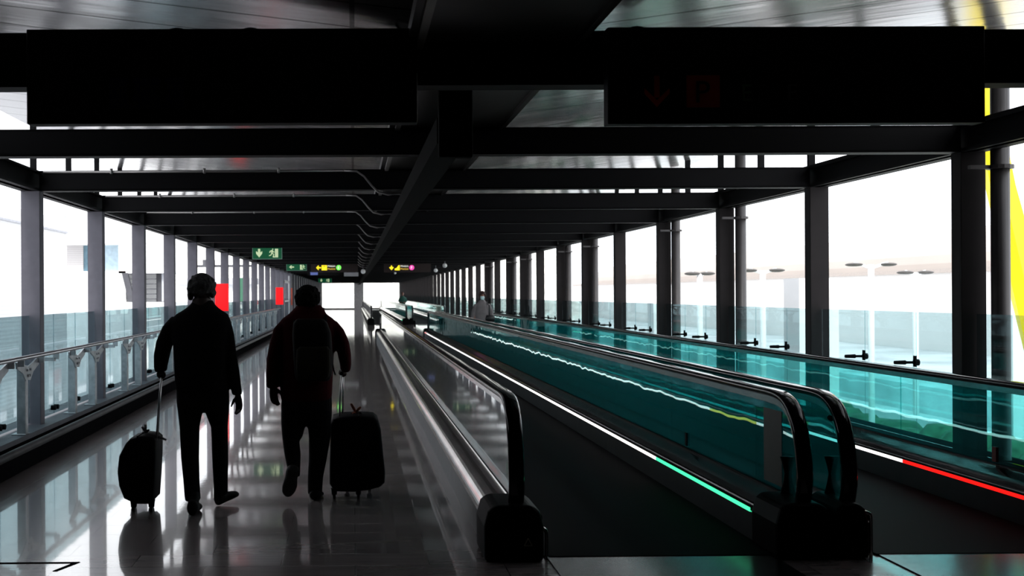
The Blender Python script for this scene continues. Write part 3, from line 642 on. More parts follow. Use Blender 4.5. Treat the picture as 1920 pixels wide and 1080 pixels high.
def fist(mb, wrist, c, axis, s=1.):
    """a hand closed around a bar through c along axis"""
    w, c, ax = Vector(wrist), Vector(c), Vector(axis).normalized(); up = (w-c); up = (up-ax*up.dot(ax)).normalized(); sd = ax.cross(up)
    mb.tube([w+up*.03*s, w, w*.5+c*.5+up*.01*s, c+up*.016*s], [(.026*s, .022*s), (.03*s, .024*s), (.04*s, .026*s), (.042*s, .024*s)], 12, ref=ax)
    for k in range(4):
        o = c+ax*(k-1.5)*.0205*s; R = (.021, .023, .022, .019)[k]*s
        mb.tube([o+up*R*math.cos(t)+sd*R*math.sin(t) for t in [.2+i*.55 for i in range(8)]], [.0105*s]*7+[.008*s], 8, ref=ax)
    o = c-ax*.03*s
    mb.tube([o+up*.03*s-sd*.01*s, o+up*.014*s-sd*.024*s, o-up*.008*s-sd*.024*s+ax*.012*s, o-up*.022*s-sd*.008*s+ax*.02*s], [.013*s, .012*s, .011*s, .009*s], 8, ref=ax)
def head(mb, c, fd, w=.155, h=.235, dpt=.195):
    """head centred at c, facing fd (+1: away along +Y, -1: towards the viewpoint)"""
    c = Vector(c)
    mb.ell(c+Vector((0, -fd*.012, h*.1)), (w/2, dpt/2, h*.40), 20, 14)
    mb.secs([(c.z-h*.5, c.x, c.y+fd*.055, .022, .022), (c.z-h*.42, c.x, c.y+fd*.045, .042, .04), (c.z-h*.25, c.x, c.y+fd*.03, .058, .062), (c.z-h*.02, c.x, c.y+fd*.015, .068, .078), (c.z+h*.1, c.x, c.y+fd*.005, .07, .085)], 18)
    mb.secs([(c.z-h*.14, c.x, c.y+fd*.098, .014, .018), (c.z-h*.06, c.x, c.y+fd*.096, .011, .014), (c.z+h*.06, c.x, c.y+fd*.085, .008, .01)], 10)     # nose
    mb.ell(c+Vector((0, fd*.083, -h*.23)), (.022, .012, .008), 10, 6)                                                                               # lips
    mb.ell(c+Vector((0, fd*.076, h*.1)), (.05, .018, .012), 12, 6)                                                                                   # brow
    for s_ in (-1, 1):
        mb.ell(c+Vector((s_*(w/2+.004), -fd*.005, -.008)), (.011, .018, .032), 10, 8)
def tree(mb, pts, r, n=14, ref=Vector((1, 0, 0))): mb.tube(pts, r, n, ref)
def sec_px(y, xl, xr, Y, ry):
    a, b = at(xl, y, Y), at(xr, y, Y); return (a.z, (a.x+b.x)/2, Y, (b.x-a.x)/2, ry)

def hairmesh(c, fd, w, h, dpt, back=.6, wav=.006, seed=1):
    rnd = random.Random(seed); b = MB(); n, m = 40, 22; rs = []
    for i in range(m):
        th = math.pi*(.02+i/(m-1)*back); r = []
        for k in range(n):
            a = 2*math.pi*k/n; x, y, z = math.sin(th)*math.cos(a), math.sin(th)*math.sin(a), math.cos(th)
            q = 1+wav*8*math.sin(a*9+i)*math.sin(th)*.12+rnd.uniform(-1, 1)*wav*1.2
            zz = z*h/2
            front = y*fd
            if front > .35 and zz < h*.12: zz = h*.12+ (zz-h*.12)*.05          # lift the fringe off the face
            r.append(Vector((c[0]+x*w/2*q, c[1]+y*dpt/2*q-(fd*.012), c[2]+zz*q)))
        rs.append(r)
    b.rings(rs)
    for q in range(110):                                  # tufts
        i = int(m*(.25+.72*math.sqrt(rnd.random()))); v = rs[min(i, m-1)][rnd.randrange(n)]
        if (v.y-c[1])*fd > dpt*.22 and v.z < c[2]+h*.2: continue
        b.ell((v.x, v.y, v.z-.004), (rnd.uniform(.010, .016), rnd.uniform(.010, .016), rnd.uniform(.014, .028)), 8, 6)
    return b

def shoe(mb, heel, toe, w=.095, h=.085):
    heel, toe = Vector(heel), Vector(toe); d = toe-heel; up = Vector((0, 0, 1)); sd = d.cross(up).normalized(); up = sd.cross(d).normalized(); L = d.length
    rs = []
    for t, ww, hh in ((0, .5, .6), (.06, .78, .95), (.2, .82, 1.), (.4, .8, .85), (.65, 1., .6), (.85, .9, .5), (.96, .6, .4), (1, .3, .25)):
        p = heel+d*t; rs.append([p+sd*math.cos(a)*ww*w/2+up*(hh*h/2+math.sin(a)*hh*h/2) for a in [2*math.pi*q/14 for q in range(14)]])
    mb.rings(rs)

# ---- grey-haired man
Y1 = 8.35
m1 = empty('person', (at(385, 960, Y1).x, Y1, 0), 'person with grey hair, black jacket and trousers walking away, pulling the small suitcase', 'person')
P = lambda x, y, Y=Y1: at(x, y, Y)
bd = MB()
hc = P(379, 546); head(bd, (hc.x, Y1+.02, hc.z), 1, w=.17, h=.25, dpt=.2)
tree(bd, [P(378, 560, Y1-.01), P(379, 585, Y1-.02), P(380, 620)], [(.072, .07), (.08, .08), (.12, .09)])
bd.secs([sec_px(600, 335, 422, Y1, .09), sec_px(650, 338, 416, Y1, .10), sec_px(720, 338, 420, Y1, .1), sec_px(760, 338, 422, Y1, .1)], 18)
LW, RW = P(301, 686, 8.43), P(445, 738, Y1)
tree(bd, [P(335, 604), P(305, 655, 8.42), LW], [.045, .04, .028]); tree(bd, [P(420, 604), P(433, 668), P(439, 702), RW], [.04, .03, .026, .026])
tree(bd, [P(357, 745), P(355, 800), P(358, 870, 8.27), P(361, 950, 8.21)], [.07, .045, .035, .035]); tree(bd, [P(403, 745), P(410, 800, 8.4), P(413, 870, 8.475), P(414, 930, 8.53)], [.07, .045, .035, .035])
fist(bd, LW, at(303, 702.5, 8.45), (-.18, 1, 0), 1.12)
hand(bd, RW+Vector((.004, 0, -.01)), (.12, .1, -1), (-.7, .7, 0), (-1, -.3, 0), 1., .45)
bd.build('body', M['skin_d'], m1, remesh=.0075)
hb = hairmesh((P(379, 540).x, Y1, P(379, 540).z+.0), 1, .204, .232, .235, back=.6, wav=.013, seed=3); hb.ell((P(358, 553).x, Y1-.02, P(358, 553).z), (.025, .05, .045)); hb.ell((P(399, 548).x, Y1-.02, P(399, 548).z), (.022, .05, .05))
hb.build('hair', M['hair_g'], m1, remesh=.008)
jk = MB(); jk.secs([sec_px(y, a, b, Y1+dy, r) for y, a, b, dy, r in ((563, 362, 399, 0, .07), (570, 358, 402, 0, .085), (578, 349, 410, 0, .10), (590, 329, 428, 0, .115), (604, 320, 433, 0, .125), (625, 321, 431, 0, .13), (650, 325, 428, 0, .135), (690, 327, 425, 0, .135), (715, 328, 427, 0, .14), (728, 330, 430, 0, .14), (736, 333, 429, 0, .135))], 28)
tree(jk, [P(333, 603), P(318, 620, 8.37), P(308, 645, 8.42), P(303, 668, 8.44), P(301, 690, 8.43), P(301.5, 697, 8.43)], [.062, .064, .066, .062, .052, .046])
tree(jk, [P(418, 604), P(427, 630), P(433, 668), P(439, 700), P(444, 735), P(444, 741)], [.062, .052, .046, .044, .04, .038])
jk.build('jacket', M['cloth_b'], m1, remesh=.011)
tr = MB(); tr.secs([sec_px(y, a, b, Y1, r) for y, a, b, r in ((718, 332, 428, .12), (740, 331, 430, .13), (760, 332, 430, .135), (772, 336, 426, .12))], 26)
tr.secs([sec_px(y, a, b, Y, r) for y, a, b, Y, r in ((750, 331, 384, 8.35, .11), (775, 334, 379, 8.34, .105), (800, 337, 374, 8.32, .095), (860, 340, 373, 8.28, .08), (900, 344, 374, 8.25, .075), (938, 347, 376, 8.22, .075))], 20)
tr.secs([sec_px(y, a, b, Y, r) for y, a, b, Y, r in ((750, 379, 430, 8.35, .11), (775, 386, 429, 8.38, .105), (800, 396, 427, 8.42, .095), (860, 398, 428, 8.47, .08), (900, 400, 427, 8.5, .07), (926, 402, 427, 8.53, .07))], 20)
tr.build('trousers', M['cloth_t'], m1, remesh=.011)
h0 = at(361, 968, 8.12); sh = MB(); shoe(sh, (h0.x, 8.1, 0), (h0.x-.005, 8.38, 0), .11, .12); tree(sh, [(h0.x, 8.16, .05), (h0.x, 8.2, .16)], .042); sh.build('shoe', M['shoe'], m1, remesh=.007)
h1 = at(412, 940, 8.55); sh = MB(); shoe(sh, (h1.x-.01, 8.5, 0), (h1.x+.125, 8.68, .045), .115, .105); tree(sh, [(h1.x, 8.53, .04), (h1.x, 8.53, .15)], .045); sh.build('shoe', M['shoe'], m1, remesh=.007)

# ---- second man with backpack
Y2 = 8.72
m2 = empty('person', (at(575, 935, Y2).x, Y2, 0), 'person with dark hair, dark red top and backpack walking away, pulling the large suitcase', 'person')
P = lambda x, y, Y=Y2: at(x, y, Y)
bd = MB(); hc = P(577, 561); head(bd, (hc.x, Y2+.03, hc.z), 1, w=.165, h=.235, dpt=.2)
tree(bd, [P(578, 570, Y2), P(578, 592, Y2-.01), P(578, 620)], [(.08, .07), (.085, .08), (.12, .09)])
bd.secs([sec_px(606, 548, 608, Y2, .09), sec_px(660, 542, 612, Y2, .1), sec_px(720, 540, 612, Y2, .1), sec_px(765, 540, 612, Y2, .1)], 18)
LW, RW = P(512, 724, Y2-.05), P(648, 684, Y2+.06)
tree(bd, [P(535, 610), P(515, 670), LW], [.045, .04, .028]); tree(bd, [P(622, 610), P(642, 648), P(646, 667, Y2+.01), RW], [.045, .032, .026, .024])
tree(bd, [P(552, 760), P(548, 820), P(551, 870, 8.6), P(552, 895, 8.53)], [.07, .045, .03, .028]); tree(bd, [P(598, 760), P(598, 820), P(593, 880, 8.755), P(591, 925, 8.765)], [.07, .045, .033, .033])
hand(bd, LW, (.06, .05, -1), (.7, .7, 0), (1, -.2, 0), 1.05, .4)
fist(bd, RW, at(643, 699, 8.95), (-.02, 1, 0), 1.12)
bd.build('body', M['skin_d'], m2, remesh=.0075)
hb = hairmesh((P(576.5, 554).x, Y2+.01, P(576.5, 557).z), 1, .188, .20, .225, back=.66, wav=.016, seed=5); hb.build('hair', M['hair_b'], m2, remesh=.008)
tp = MB(); tp.secs([sec_px(y, a, b, Y2, r) for y, a, b, r in ((572, 557, 601, .07), (580, 550, 608, .09), (589, 541, 612, .10), (598, 528, 625, .115), (612, 527, 630, .125), (640, 530, 628, .135), (680, 530, 625, .14), (715, 526, 624, .145), (740, 525, 623, .145), (752, 528, 621, .135))], 28)
tree(tp, [P(540, 607), P(526, 622), P(518, 648), P(514, 675, Y2-.02), P(512, 700, Y2-.04), P(511, 722, Y2-.05), P(511, 728, Y2-.05)], [.06, .062, .058, .062, .056, .05, .044])
tree(tp, [P(620, 610), P(633, 625), P(642, 645), P(646, 665, Y2), P(648, 682, Y2+.05), P(648, 692, Y2+.1)], [.06, .06, .058, .054, .048, .044])
tp.build('fleece_top', M['red_j'], m2, remesh=.011)
tr = MB(); tr.secs([sec_px(y, a, b, Y2, r) for y, a, b, r in ((738, 528, 622, .13), (760, 527, 623, .135), (785, 527, 622, .13), (796, 531, 618, .11))], 26)
tr.secs([sec_px(y, a, b, Y, r) for y, a, b, Y, r in ((770, 527, 577, 8.72, .115), (795, 527, 574, 8.72, .105), (819, 529, 567, 8.70, .09), (828, 530, 561, 8.69, .085), (850, 533, 564, 8.65, .075), (880, 539, 563, 8.57, .06), (893, 542, 563, 8.54, .055))], 20)
tr.secs([sec_px(y, a, b, Y, r) for y, a, b, Y, r in ((770, 574, 623, 8.72, .115), (795, 577, 621, 8.73, .105), (820, 579, 620, 8.74, .09), (860, 579, 613, 8.75, .08), (895, 577, 606, 8.76, .07), (926, 577, 604, 8.77, .07))], 20)
tr.build('trousers', M['cloth_t'], m2, remesh=.011)
hh, tt = at(553, 890, 8.42), at(541, 932, 8.62)
sh = MB(); shoe(sh, (hh.x+.0, 8.42, hh.z+.02), (tt.x, 8.6, max(.015, tt.z)), .125, .1); sh.build('shoe', M['shoe'], m2, remesh=.007)
h1 = at(591, 940, 8.72); sh = MB(); shoe(sh, (h1.x, 8.68, 0), (h1.x+.01, 8.95, 0), .125, .08); tree(sh, [(h1.x, 8.74, .04), (h1.x, 8.76, .14)], .05); sh.build('shoe', M['shoe'], m2, remesh=.007)
bk = empty('backpack', (P(590, 715).x, Y2-.2, P(590, 715).z), 'dark olive backpack on the back of the man in the red top', 'backpack')
b = MB().secs([sec_px(y, a, b, 8.53, r) for y, a, b, r in ((598, 556, 606, .04), (606, 550, 614, .075), (625, 548, 621, .09), (670, 550, 624, .1), (705, 553, 622, .1), (714, 557, 617, .08))], 26, 3.5); b.build('bag', M['packd'], bk, bevel=.01, smooth=True)
b = MB().secs([sec_px(y, a, b, 8.43, r) for y, a, b, r in ((650, 562, 614, .03), (656, 556, 619, .055), (690, 555, 620, .065), (707, 557, 617, .06), (711, 562, 612, .04))], 26, 3.5); b.build('front_pocket', M['pack'], bk, smooth=True)
b = MB()
for xx in (556, 607): b.tube([P(xx, 640, 8.6), P(xx, 605, 8.6), P(xx, 592, 8.66), P(xx, 590, 8.72), P(xx, 600, 8.84)], (.028, .008), 8)
b.build('shoulder_strap', M['packd'], bk)
b = MB(); b.tube([P(624, 660, 8.55), P(623, 680, 8.55), P(626, 695, 8.55), P(629, 703, 8.55)], .006, 6); b.tube([P(621, 650, 8.55), P(622, 700, 8.55)], .005, 6); b.build('loose_strap', M['packd'], bk)

# ---- suitcases
def suitcase(name, prof, Yc, wd, handle_top, handle_bot, hsep, wheels, label, rib, rm):
    z0 = min(at(*p, Yc).z for p in prof)
    r = empty('suitcase', (at(sum(p[0] for p in prof)/len(prof), prof[0][1], Yc).x, Yc, 0), label, 'suitcase')
    poly = [(at(*p, Yc).x, at(*p, Yc).z) for p in prof]
    # shell: profile extruded across the width with shrinking end loops
    cx = sum(p[0] for p in poly)/len(poly); cz = sum(p[1] for p in poly)/len(poly)
    rs = []
    for t, k in ((-.5, .86), (-.47, .95), (-.4, 1), (0, 1), (.4, 1), (.47, .95), (.5, .86)):
        rs.append([Vector((cx+(p[0]-cx)*k, Yc+t*wd, cz+(p[1]-cz)*(k*.5+.5))) for p in poly])
    MB().rings(rs).build('shell', M['case'], r, smooth=True)
    zp = MB()
    xm = cx
    zz0, zz1 = min(p[1] for p in poly), max(p[1] for p in poly)
    zp.box(xm-.004, xm+.004, Yc-wd*.505, Yc+wd*.505, zz0+.02, zz1+.003); zp.build('zip', M['black'], r)
    a, b = at(*handle_top, Yc), at(*handle_bot, Yc)
    sx = a.x/a.y
    for s_ in (-1, 1):
        h = MB(); h.tube([b+Vector((s_*(hsep+.09*sx), s_*.09, -.05)), (a+b)/2+Vector((s_*(hsep+.09*sx), s_*.09, 0)), a+Vector((s_*(hsep*.7+.085*sx), s_*.085, 0))], [.0075, .007, .006], 8); h.build('handle_tube', M['alu'], r, smooth=True)
    h = MB(); h.tube([a+Vector((-hsep*.7-.11*sx, -.11, .0)), a+Vector((0, 0, .008)), a+Vector((hsep*.7+.11*sx, .11, 0))], .014, 10); h.build('handle_grip', M['black'], r, smooth=True)
    for (wx, wy, yy) in wheels:
        p = at(wx, wy, yy); q = MB(); q.tube([(p.x-.012, yy, .025), (p.x+.012, yy, .025)], .025, 14, ref=Vector((0, 0, 1)))
        o = q.build('wheel', M['black'], r, smooth=False)
        q = MB().secs([(.03, p.x, yy, .022, .022), (.07, p.x, yy, .026, .026), (z0+.03, p.x, yy, .03, .03)], 12); q.build('wheel_housing', M['black'], r)
    hd = MB(); tz = at(rib[0], rib[1], Yc); hd.tube([tz+Vector((-.06, 0, -.03)), tz+Vector((-.03, 0, -.004)), tz+Vector((.04, 0, -.004)), tz+Vector((.07, 0, -.035))], .008, 8); hd.build('carry_handle', M['black'], r)
    k = MB(); random.seed(rib[0])
    for e in rib[2]:
        e0 = at(*e, Yc-.03); mid = (tz+e0)/2+Vector((0, -.01, .006)); k.tube([tz+Vector((0, -.02, 0)), mid, e0], [(.006, .003), (.012, .003), (.008, .003)], 8)
    k.build('ribbon', rm, r, smooth=True)
    return r
suitcase('suitcase', [(243, 827), (252, 817), (272, 812), (292, 814), (299, 820), (299, 850), (297, 890), (294, 932), (288, 938), (262, 938), (240, 928), (231, 905), (228, 880), (231, 850)], 8.45, .36, (303, 703), (294, 815), .004,
    [(251, 948, 8.32), (284, 948, 8.32), (251, 948, 8.58), (284, 948, 8.58)], 'small black suitcase at the left, pulled by the grey-haired man', (274, 811, [(266, 800), (272, 796), (280, 806), (300, 818), (312, 825)]), M['ribbon'])
suitcase('suitcase', [(621, 790), (625, 781), (640, 777), (668, 775), (700, 777), (708, 783), (713, 800), (717, 840), (721, 880), (720, 898), (712, 906), (690, 912), (662, 915), (628, 914), (619, 900), (619, 870)], 8.95, .44, (642, 699), (639, 780), .012,
    [(627, 930, 8.78), (672, 932, 8.78), (651, 922, 9.15), (693, 922, 9.12)], 'large black suitcase at the right, pulled by the man with the backpack', (667, 774, [(658, 757), (663, 765), (677, 763), (672, 768), (660, 775)]), M['ribbon_o'])

# ---- woman on the walkway
Y3 = 33.; P = lambda x, y, Y=Y3: at(x, y, Y)
wm = empty('person', (P(904, 600).x, Y3, .012), 'person in a grey coat and pale blue face mask, standing on the right walkway', 'person')
X0 = P(904, 560).x; bd = MB(); hz = P(904, 555).z; head(bd, (X0, Y3, hz), -1)
tree(bd, [(X0, Y3, hz-.08), (X0, Y3, hz-.2)], [.055, .06]); bd.secs([(hz-.85, X0, Y3, .14, .09), (hz-.5, X0, Y3, .12, .09), (hz-.22, X0, Y3, .15, .08)], 16)
for s_ in (-1, 1):
    tree(bd, [(X0+s_*.09, Y3, .85), (X0+s_*.09, Y3-.02, .5), (X0+s_*.09, Y3, .1)], [.08, .06, .045])
    tree(bd, [(X0+s_*.16, Y3, hz-.25), (X0+s_*.24, Y3, hz-.52), (X0+s_*.25, Y3-.1, hz-.76)], [.05, .042, .03]); hand(bd, (X0+s_*.25, Y3-.1, hz-.78), (0, -.1, -1), (-s_*.3, -1, 0), (-s_, 0, 0), .95, .5)
bd.build('body', M['skin'], wm, remesh=.01)
ct = MB().secs([(.62, X0, Y3, .25, .17), (.8, X0, Y3, .25, .165), (1.05, X0+.01, Y3, .235, .15), (hz-.32, X0, Y3, .215, .13), (hz-.22, X0, Y3, .17, .11), (hz-.15, X0, Y3, .09, .09), (hz-.11, X0, Y3, .08, .085)], 24)
tree(ct, [(X0-.17, Y3, hz-.26), (X0-.26, Y3, hz-.5), (X0-.31, Y3-.06, hz-.76)], [.075, .07, .055]); tree(ct, [(X0+.17, Y3, hz-.26), (X0+.27, Y3, hz-.48), (X0+.24, Y3-.1, hz-.74)], [.075, .075, .06])
ct.build('coat', M['coat'], wm, remesh=.014)
for s_ in (-1, 1):
    q = MB(); q.secs([(.1, X0+s_*.09, Y3, .06, .06), (.4, X0+s_*.09, Y3-.01, .075, .075), (.75, X0+s_*.09, Y3, .1, .1)], 14); q.build('trouser_leg', M['cloth_t'], wm, smooth=True)
    q = MB(); shoe(q, (X0+s_*.09, Y3+.08, .012), (X0+s_*.1, Y3-.19, .012)); q.build('shoe', M['shoe'], wm, smooth=True)
    q = MB(); q.ell((X0+s_*.03, Y3-.088, hz+.015), (.012, .006, .006)); q.build('eye', M['eye'], wm)
q = hairmesh((X0, Y3, hz+.025), -1, .22, .27, .25, back=.62, wav=.01, seed=9); q.ell((X0-.075, Y3+.0, hz-.05), (.035, .08, .09)); q.ell((X0+.06, Y3+.03, hz-.05), (.03, .06, .08)); q.build('hair', mat('brown_hair', (.03, .012, .01), .7), wm, remesh=.012)
q = MB().secs([(hz-.12, X0, Y3-.06, .045, .045), (hz-.07, X0, Y3-.075, .06, .05), (hz-.03, X0, Y3-.078, .062, .045), (hz-.008, X0, Y3-.07, .055, .04)], 18); q.build('face_mask', M['mask'], wm, smooth=True)
hbx = P(918, 597); bg_ = empty('handbag', (hbx.x, Y3-.15, hbx.z), 'black handbag hanging at the side of the woman in the grey coat', 'handbag')
q = MB().secs([(hbx.z-.1, hbx.x, Y3-.12, .15, .06), (hbx.z, hbx.x, Y3-.12, .16, .07), (hbx.z+.1, hbx.x, Y3-.12, .12, .05)], 18, 3); q.build('bag', M['bagm'], bg_, smooth=True)
q = MB(); q.tube([(hbx.x-.02, Y3-.12, hbx.z+.08), (hbx.x-.03, Y3-.17, hbx.z+.4), (X0+.15, Y3-.14, hz-.26), (X0+.13, Y3, hz-.17)], (.02, .008), 8); q.build('strap', M['bagm'], bg_)

# ---- distant man
Y4 = 78.; P = lambda x, y, Y=Y4: at(x, y, Y); X0 = P(755, 560).x; X0 = max(X0, 3.35)
X0 = P(755, 560).x
fm = empty('person', (X0, Y4, 0), 'distant person in a dark green jacket beyond the far walkway rails', 'person')
hz = 1.6; bd = MB(); head(bd, (X0, Y4, hz), -1); tree(bd, [(X0, Y4, hz-.08), (X0, Y4, hz-.2)], [.055, .06]); bd.secs([(hz-.8, X0, Y4, .14, .09), (hz-.5, X0, Y4, .13, .09), (hz-.22, X0, Y4, .16, .08)], 16)
for s_ in (-1, 1):
    tree(bd, [(X0+s_*.09, Y4, .8), (X0+s_*.09, Y4, .1)], [.08, .045]); tree(bd, [(X0+s_*.17, Y4, hz-.25), (X0+s_*.24, Y4, hz-.52), (X0+s_*.15, Y4-.2, hz-.6)], [.05, .042, .03])
    hand(bd, (X0+s_*.13, Y4-.22, hz-.6), (-s_*.6, -.5, 0), (0, 0, 1), (0, -1, 0), .95, .5)
bd.build('body', M['skin'], fm, remesh=.012)
q = MB().secs([(hz-.85, X0, Y4, .2, .13), (hz-.6, X0, Y4, .2, .13), (hz-.32, X0, Y4, .22, .12), (hz-.2, X0, Y4, .15, .1), (hz-.13, X0, Y4, .08, .08)], 20)
for s_ in (-1, 1): tree(q, [(X0+s_*.18, Y4, hz-.26), (X0+s_*.27, Y4, hz-.5), (X0+s_*.17, Y4-.17, hz-.6)], [.07, .065, .05])
q.build('jacket', M['greenj'], fm, remesh=.016)
for s_ in (-1, 1):
    q = MB().secs([(.08, X0+s_*.09, Y4, .06, .06), (.4, X0+s_*.09, Y4, .08, .08), (.82, X0+s_*.09, Y4, .11, .11)], 14); q.build('trouser_leg', M['beigeb'], fm, smooth=True)
    q = MB(); shoe(q, (X0+s_*.09, Y4+.08, 0), (X0+s_*.1, Y4-.19, 0)); q.build('shoe', M['shoe'], fm, smooth=True)
hairmesh((X0, Y4, hz+.03), -1, .18, .22, .22, back=.5, seed=4).build('hair', mat('auburn_hair', (.12, .04, .03), .7), fm, remesh=.014)

# ------------------------------------------------------------------ outside
ZG = -4.2
struct('ground', MB().box(-120, 220, -40, 400, ZG-.3, ZG), M['ground'], 'pale paved ground outside, below the bridge')
# left: ribbed building
XB = -12.
def pt(px, py, X):
    r = ray(px, py); r = r*(X/r.x); return r.y, r.z+HC
y_e, z_e = pt(124.5, 437.8, XB)
lb = empty('terminal_building', (XB, 30, ZG), 'white ribbed building at the left, behind the first column', 'building')
MB().box(XB-8, XB, 5, y_e, ZG, z_e).build('wall', M['ribw'], lb)
MB().box(XB-8, XB+.05, 5, y_e+.1, z_e, z_e+.08).build('coping', M['lgrey'], lb)
MB().box(XB-7.5, XB-.6, 5, y_e-.6, z_e+.08, z_e+.7).build('parapet', M['white'], lb)
p = at(112, 398, 44); q = at(118, 418, 44)
MB().box(p.x, p.x+.22, 44, 44.1, q.z, p.z).build('vent', M['lgrey'], lb)
YW = 52.
def rect(mb, x0, y0, x1, y1, Y, d): a, b = at(x0, y0, Y), at(x1, y1, Y); return mb.box(a.x, b.x, Y, Y+d, b.z, a.z)
wb = empty('terminal_building', (-12, YW, ZG), 'white terminal block with a recess, blue window and outside stairs at the left', 'building')
rect(MB(), 100, 509, 238, 900, YW, 4).build('lower_wall', M['white'], wb)
rect(MB(), 100, 330, 325, 457, YW, 4).build('upper_wall', M['white'], wb)
rect(MB(), 222, 457, 325, 512, YW, 4).build('side_wall', M['white'], wb)
rect(MB(), 125, 457, 156, 509, YW+1.2, .3).build('ribbed_panel', M['ribg'], wb)
rect(MB(), 156, 457, 196, 509, YW+1.3, .3).build('window', M['bluew'], wb)
rect(MB(), 196, 457, 222, 509, YW+1.3, .3).build('window', M['bluep'], wb)
rect(MB(), 224, 567, 330, 900, YW-1, 4).build('balcony_wall', M['white'], wb)
st = MB()
a, b = at(229, 512, YW), at(242, 566, YW); st.prism([(a.x, a.z), (a.x+.28, a.z), (b.x+.28, b.z), (b.x, b.z)], YW-.1, YW+.1); st.build('stair_stringer', M['gdark'], wb)
for k in range(6):
    rect(MB(), 238, 513+k*9.4, 292, 514.6+k*9.4, YW, .3).build('stair_tread', M['gdark'], wb)
rect(MB(), 238, 512, 325, 568, YW+2, .4).build('back_wall', M['white'], wb)
rect(MB(), 293, 512, 309, 566, YW+.5, .4).build('doorway', M['gdark'], wb); rect(MB(), 303, 513, 308, 565, YW+.4, .1).build('door_trim', M['lgrey'], wb)
fb = empty('footbridge', (-9, 75, ZG), 'pale grey footbridge seen between the left columns', 'building')
rect(MB(), 330, 522, 480, 533, 75, 2).build('deck', M['lgrey'], fb); rect(MB(), 360, 497, 480, 500, 75, 1).build('rail', M['gdark'], fb); rect(MB(), 380, 487, 400, 500, 74, 1).build('box', M['gdark'], fb)
rect(MB(), 330, 533, 480, 900, 75.5, 2).build('wall', M['white'], fb)
rect(MB(), 449, 521, 456, 566, 70, .3).build('green_post', mat('dark_green_paint', (.03, .12, .07), .6), fb)
# right: arched terminal, lamps, pylon
tb = empty('terminal_building', (75, 120, ZG), 'huge pale terminal hall with a curved roof, far beyond the right columns', 'building')
XT = 62.
prof = [(XT, ZG), (XT, 4.5), (XT+3, 7), (XT+9, 8.8), (XT+18, 9.6), (XT+40, 9.6), (XT+40, ZG)]
MB().prism(ds(prof[:5], 5)+prof[4:], 60, 290).build('roof', M['beige'], tb, smooth=False)
MB().box(XT-6, XT, 60, 290, ZG, 3.3).build('lower_wing', mat('pale_cladding', (.72, .70, .68), .8, var=.04), tb)
MB().box(XT-6.5, XT, 60, 290, 3.3, 3.7).build('canopy_edge', mat('tan_canopy', (.42, .36, .32), .7), tb)
def lamp(xm, y, half, Y, lb, grp='double street lamps outside on the right'):
    c = at(xm, y, Y); h = half*Y/F
    r = empty('street_lamp', (c.x, Y, ZG), lb, 'street lamp', grp)
    q = MB(); q.tube([(c.x, Y, ZG), (c.x, Y, c.z)], .08*Y/30, 10); q.tube([(c.x-h, Y, c.z+.05), (c.x, Y, c.z-.1), (c.x+h, Y, c.z+.05)], .04*Y/30, 8, ref=Vector((0, 1, 0))); q.build('pole', M['white'], r, smooth=True)
    for s_ in (-1, 1):
        q = MB(); q.ell((c.x+s_*h, Y, c.z), (15*Y/F, .3, 3.6*Y/F)); q.build('lamp_head', M['lamp'], r, smooth=True)
lamp(1633, 496, 32, 30, 'double street lamp outside, largest, seen in the widest right bay')
lamp(1716, 511, 19, 42, 'double street lamp outside, right of the largest one')
lamp(1430, 507, 26, 36, 'double street lamp outside in the bay right of the second pipe')
lamp(1312, 513, 14, 50, 'double street lamp outside, small, left of the second pipe')
yp = [(1826, -60, 30), (1838, 100, 33), (1842, 215, 35), (1868, 351, 40), (1914, 533, 54), (1951, 673, 62), (2000, 840, 74), (2070, 1060, 90)]
q = MB(); rs = []
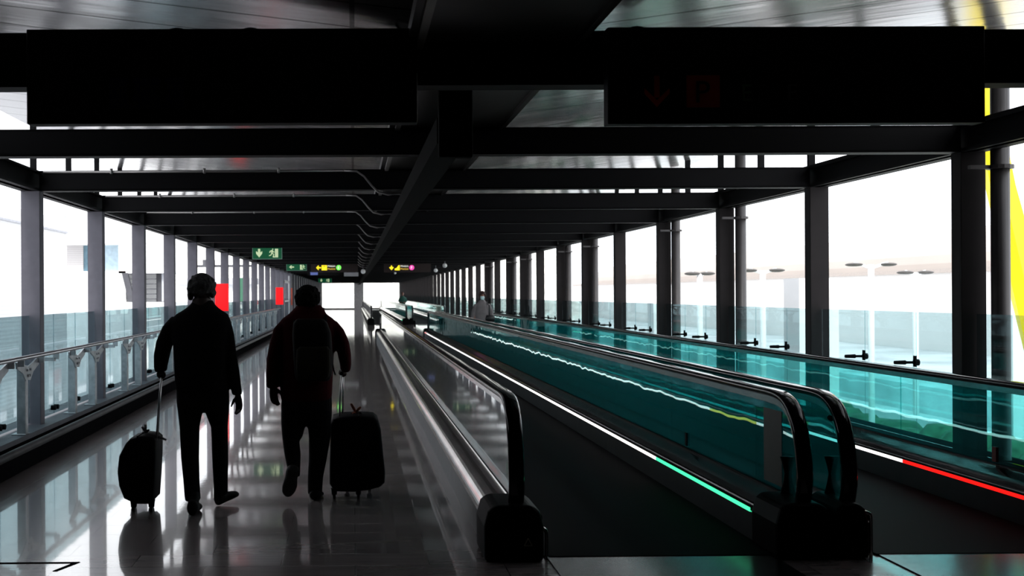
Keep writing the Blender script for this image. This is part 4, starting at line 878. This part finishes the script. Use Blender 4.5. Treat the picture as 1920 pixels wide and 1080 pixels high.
for (x, y, wd) in yp:
    c = at(x, y, 20.); hw = wd/2*20/F; rs.append([Vector((c.x-hw, 19.85, c.z)), Vector((c.x-hw*.6, 20.15, c.z)), Vector((c.x+hw*.6, 20.15, c.z)), Vector((c.x+hw, 19.85, c.z)), Vector((c.x+hw*.6, 19.6, c.z)), Vector((c.x-hw*.6, 19.6, c.z))])
q.rings(rs[::-1]); tag(q.build('pylon', M['yellow']), 'bright yellow leaning pylon outside at the right edge', 'pylon')
# verges, hedge and road stripes right
tag(MB().box(12.6, 14.2, 12, 120, ZG, ZG+.15).build('grass_verge', M['green']), 'green grass verge outside, below the right glass screen', 'grass', kind='stuff')
hg = MB(); random.seed(3)
for k in range(60):
    hg.ell((17.8+random.uniform(-.3, .3), 14+k*1.1, ZG+.6), (1.0, 1.1, random.uniform(.8, 1.4)), 8, 6)
tag(hg.build('hedge', M['foliage'], smooth=True), 'dark green hedge outside beyond the grass verge', 'hedge', kind='stuff')
tag(MB().box(21, 21.3, 12, 150, ZG, ZG+1.1).build('road_barrier', M['white']), 'white road barrier running outside on the right', 'barrier')
tag(MB().box(27, 31, 12, 150, ZG, ZG+1.3).build('boundary_wall', mat('teal_grey_wall', (.6, .7, .71), .8, var=.3, scale=.4)), 'grey-green boundary wall outside on the right', 'wall')
for i, (x, y) in enumerate(((9, 22), (11, 40), (20, 33))):
    tag(MB().box(x, x+.8, y, y+.8, ZG, 1.9).build('concrete_pillar', M['white']), ['white square pillar outside, nearest the bridge', 'white square pillar outside, farther along', 'white square pillar outside, farthest from the bridge'][i], 'pillar')
# bank beyond the end window
bkm = MB(); n = 24; random.seed(11); vs = []
for j in range(14):
    for i in range(n+1): vs.append((-30+i*2.6, 150+j*2.5+random.uniform(-.8, .8), ZG+2+j*1.0+random.uniform(-.5, .5)))
fs = [(j*(n+1)+i, j*(n+1)+i+1, (j+1)*(n+1)+i+1, (j+1)*(n+1)+i) for j in range(13) for i in range(n)]
bkm.add(vs, fs); tag(bkm.build('rubble_bank', M['bank']), 'pale rubble bank outside beyond the end windows', 'bank', kind='stuff')
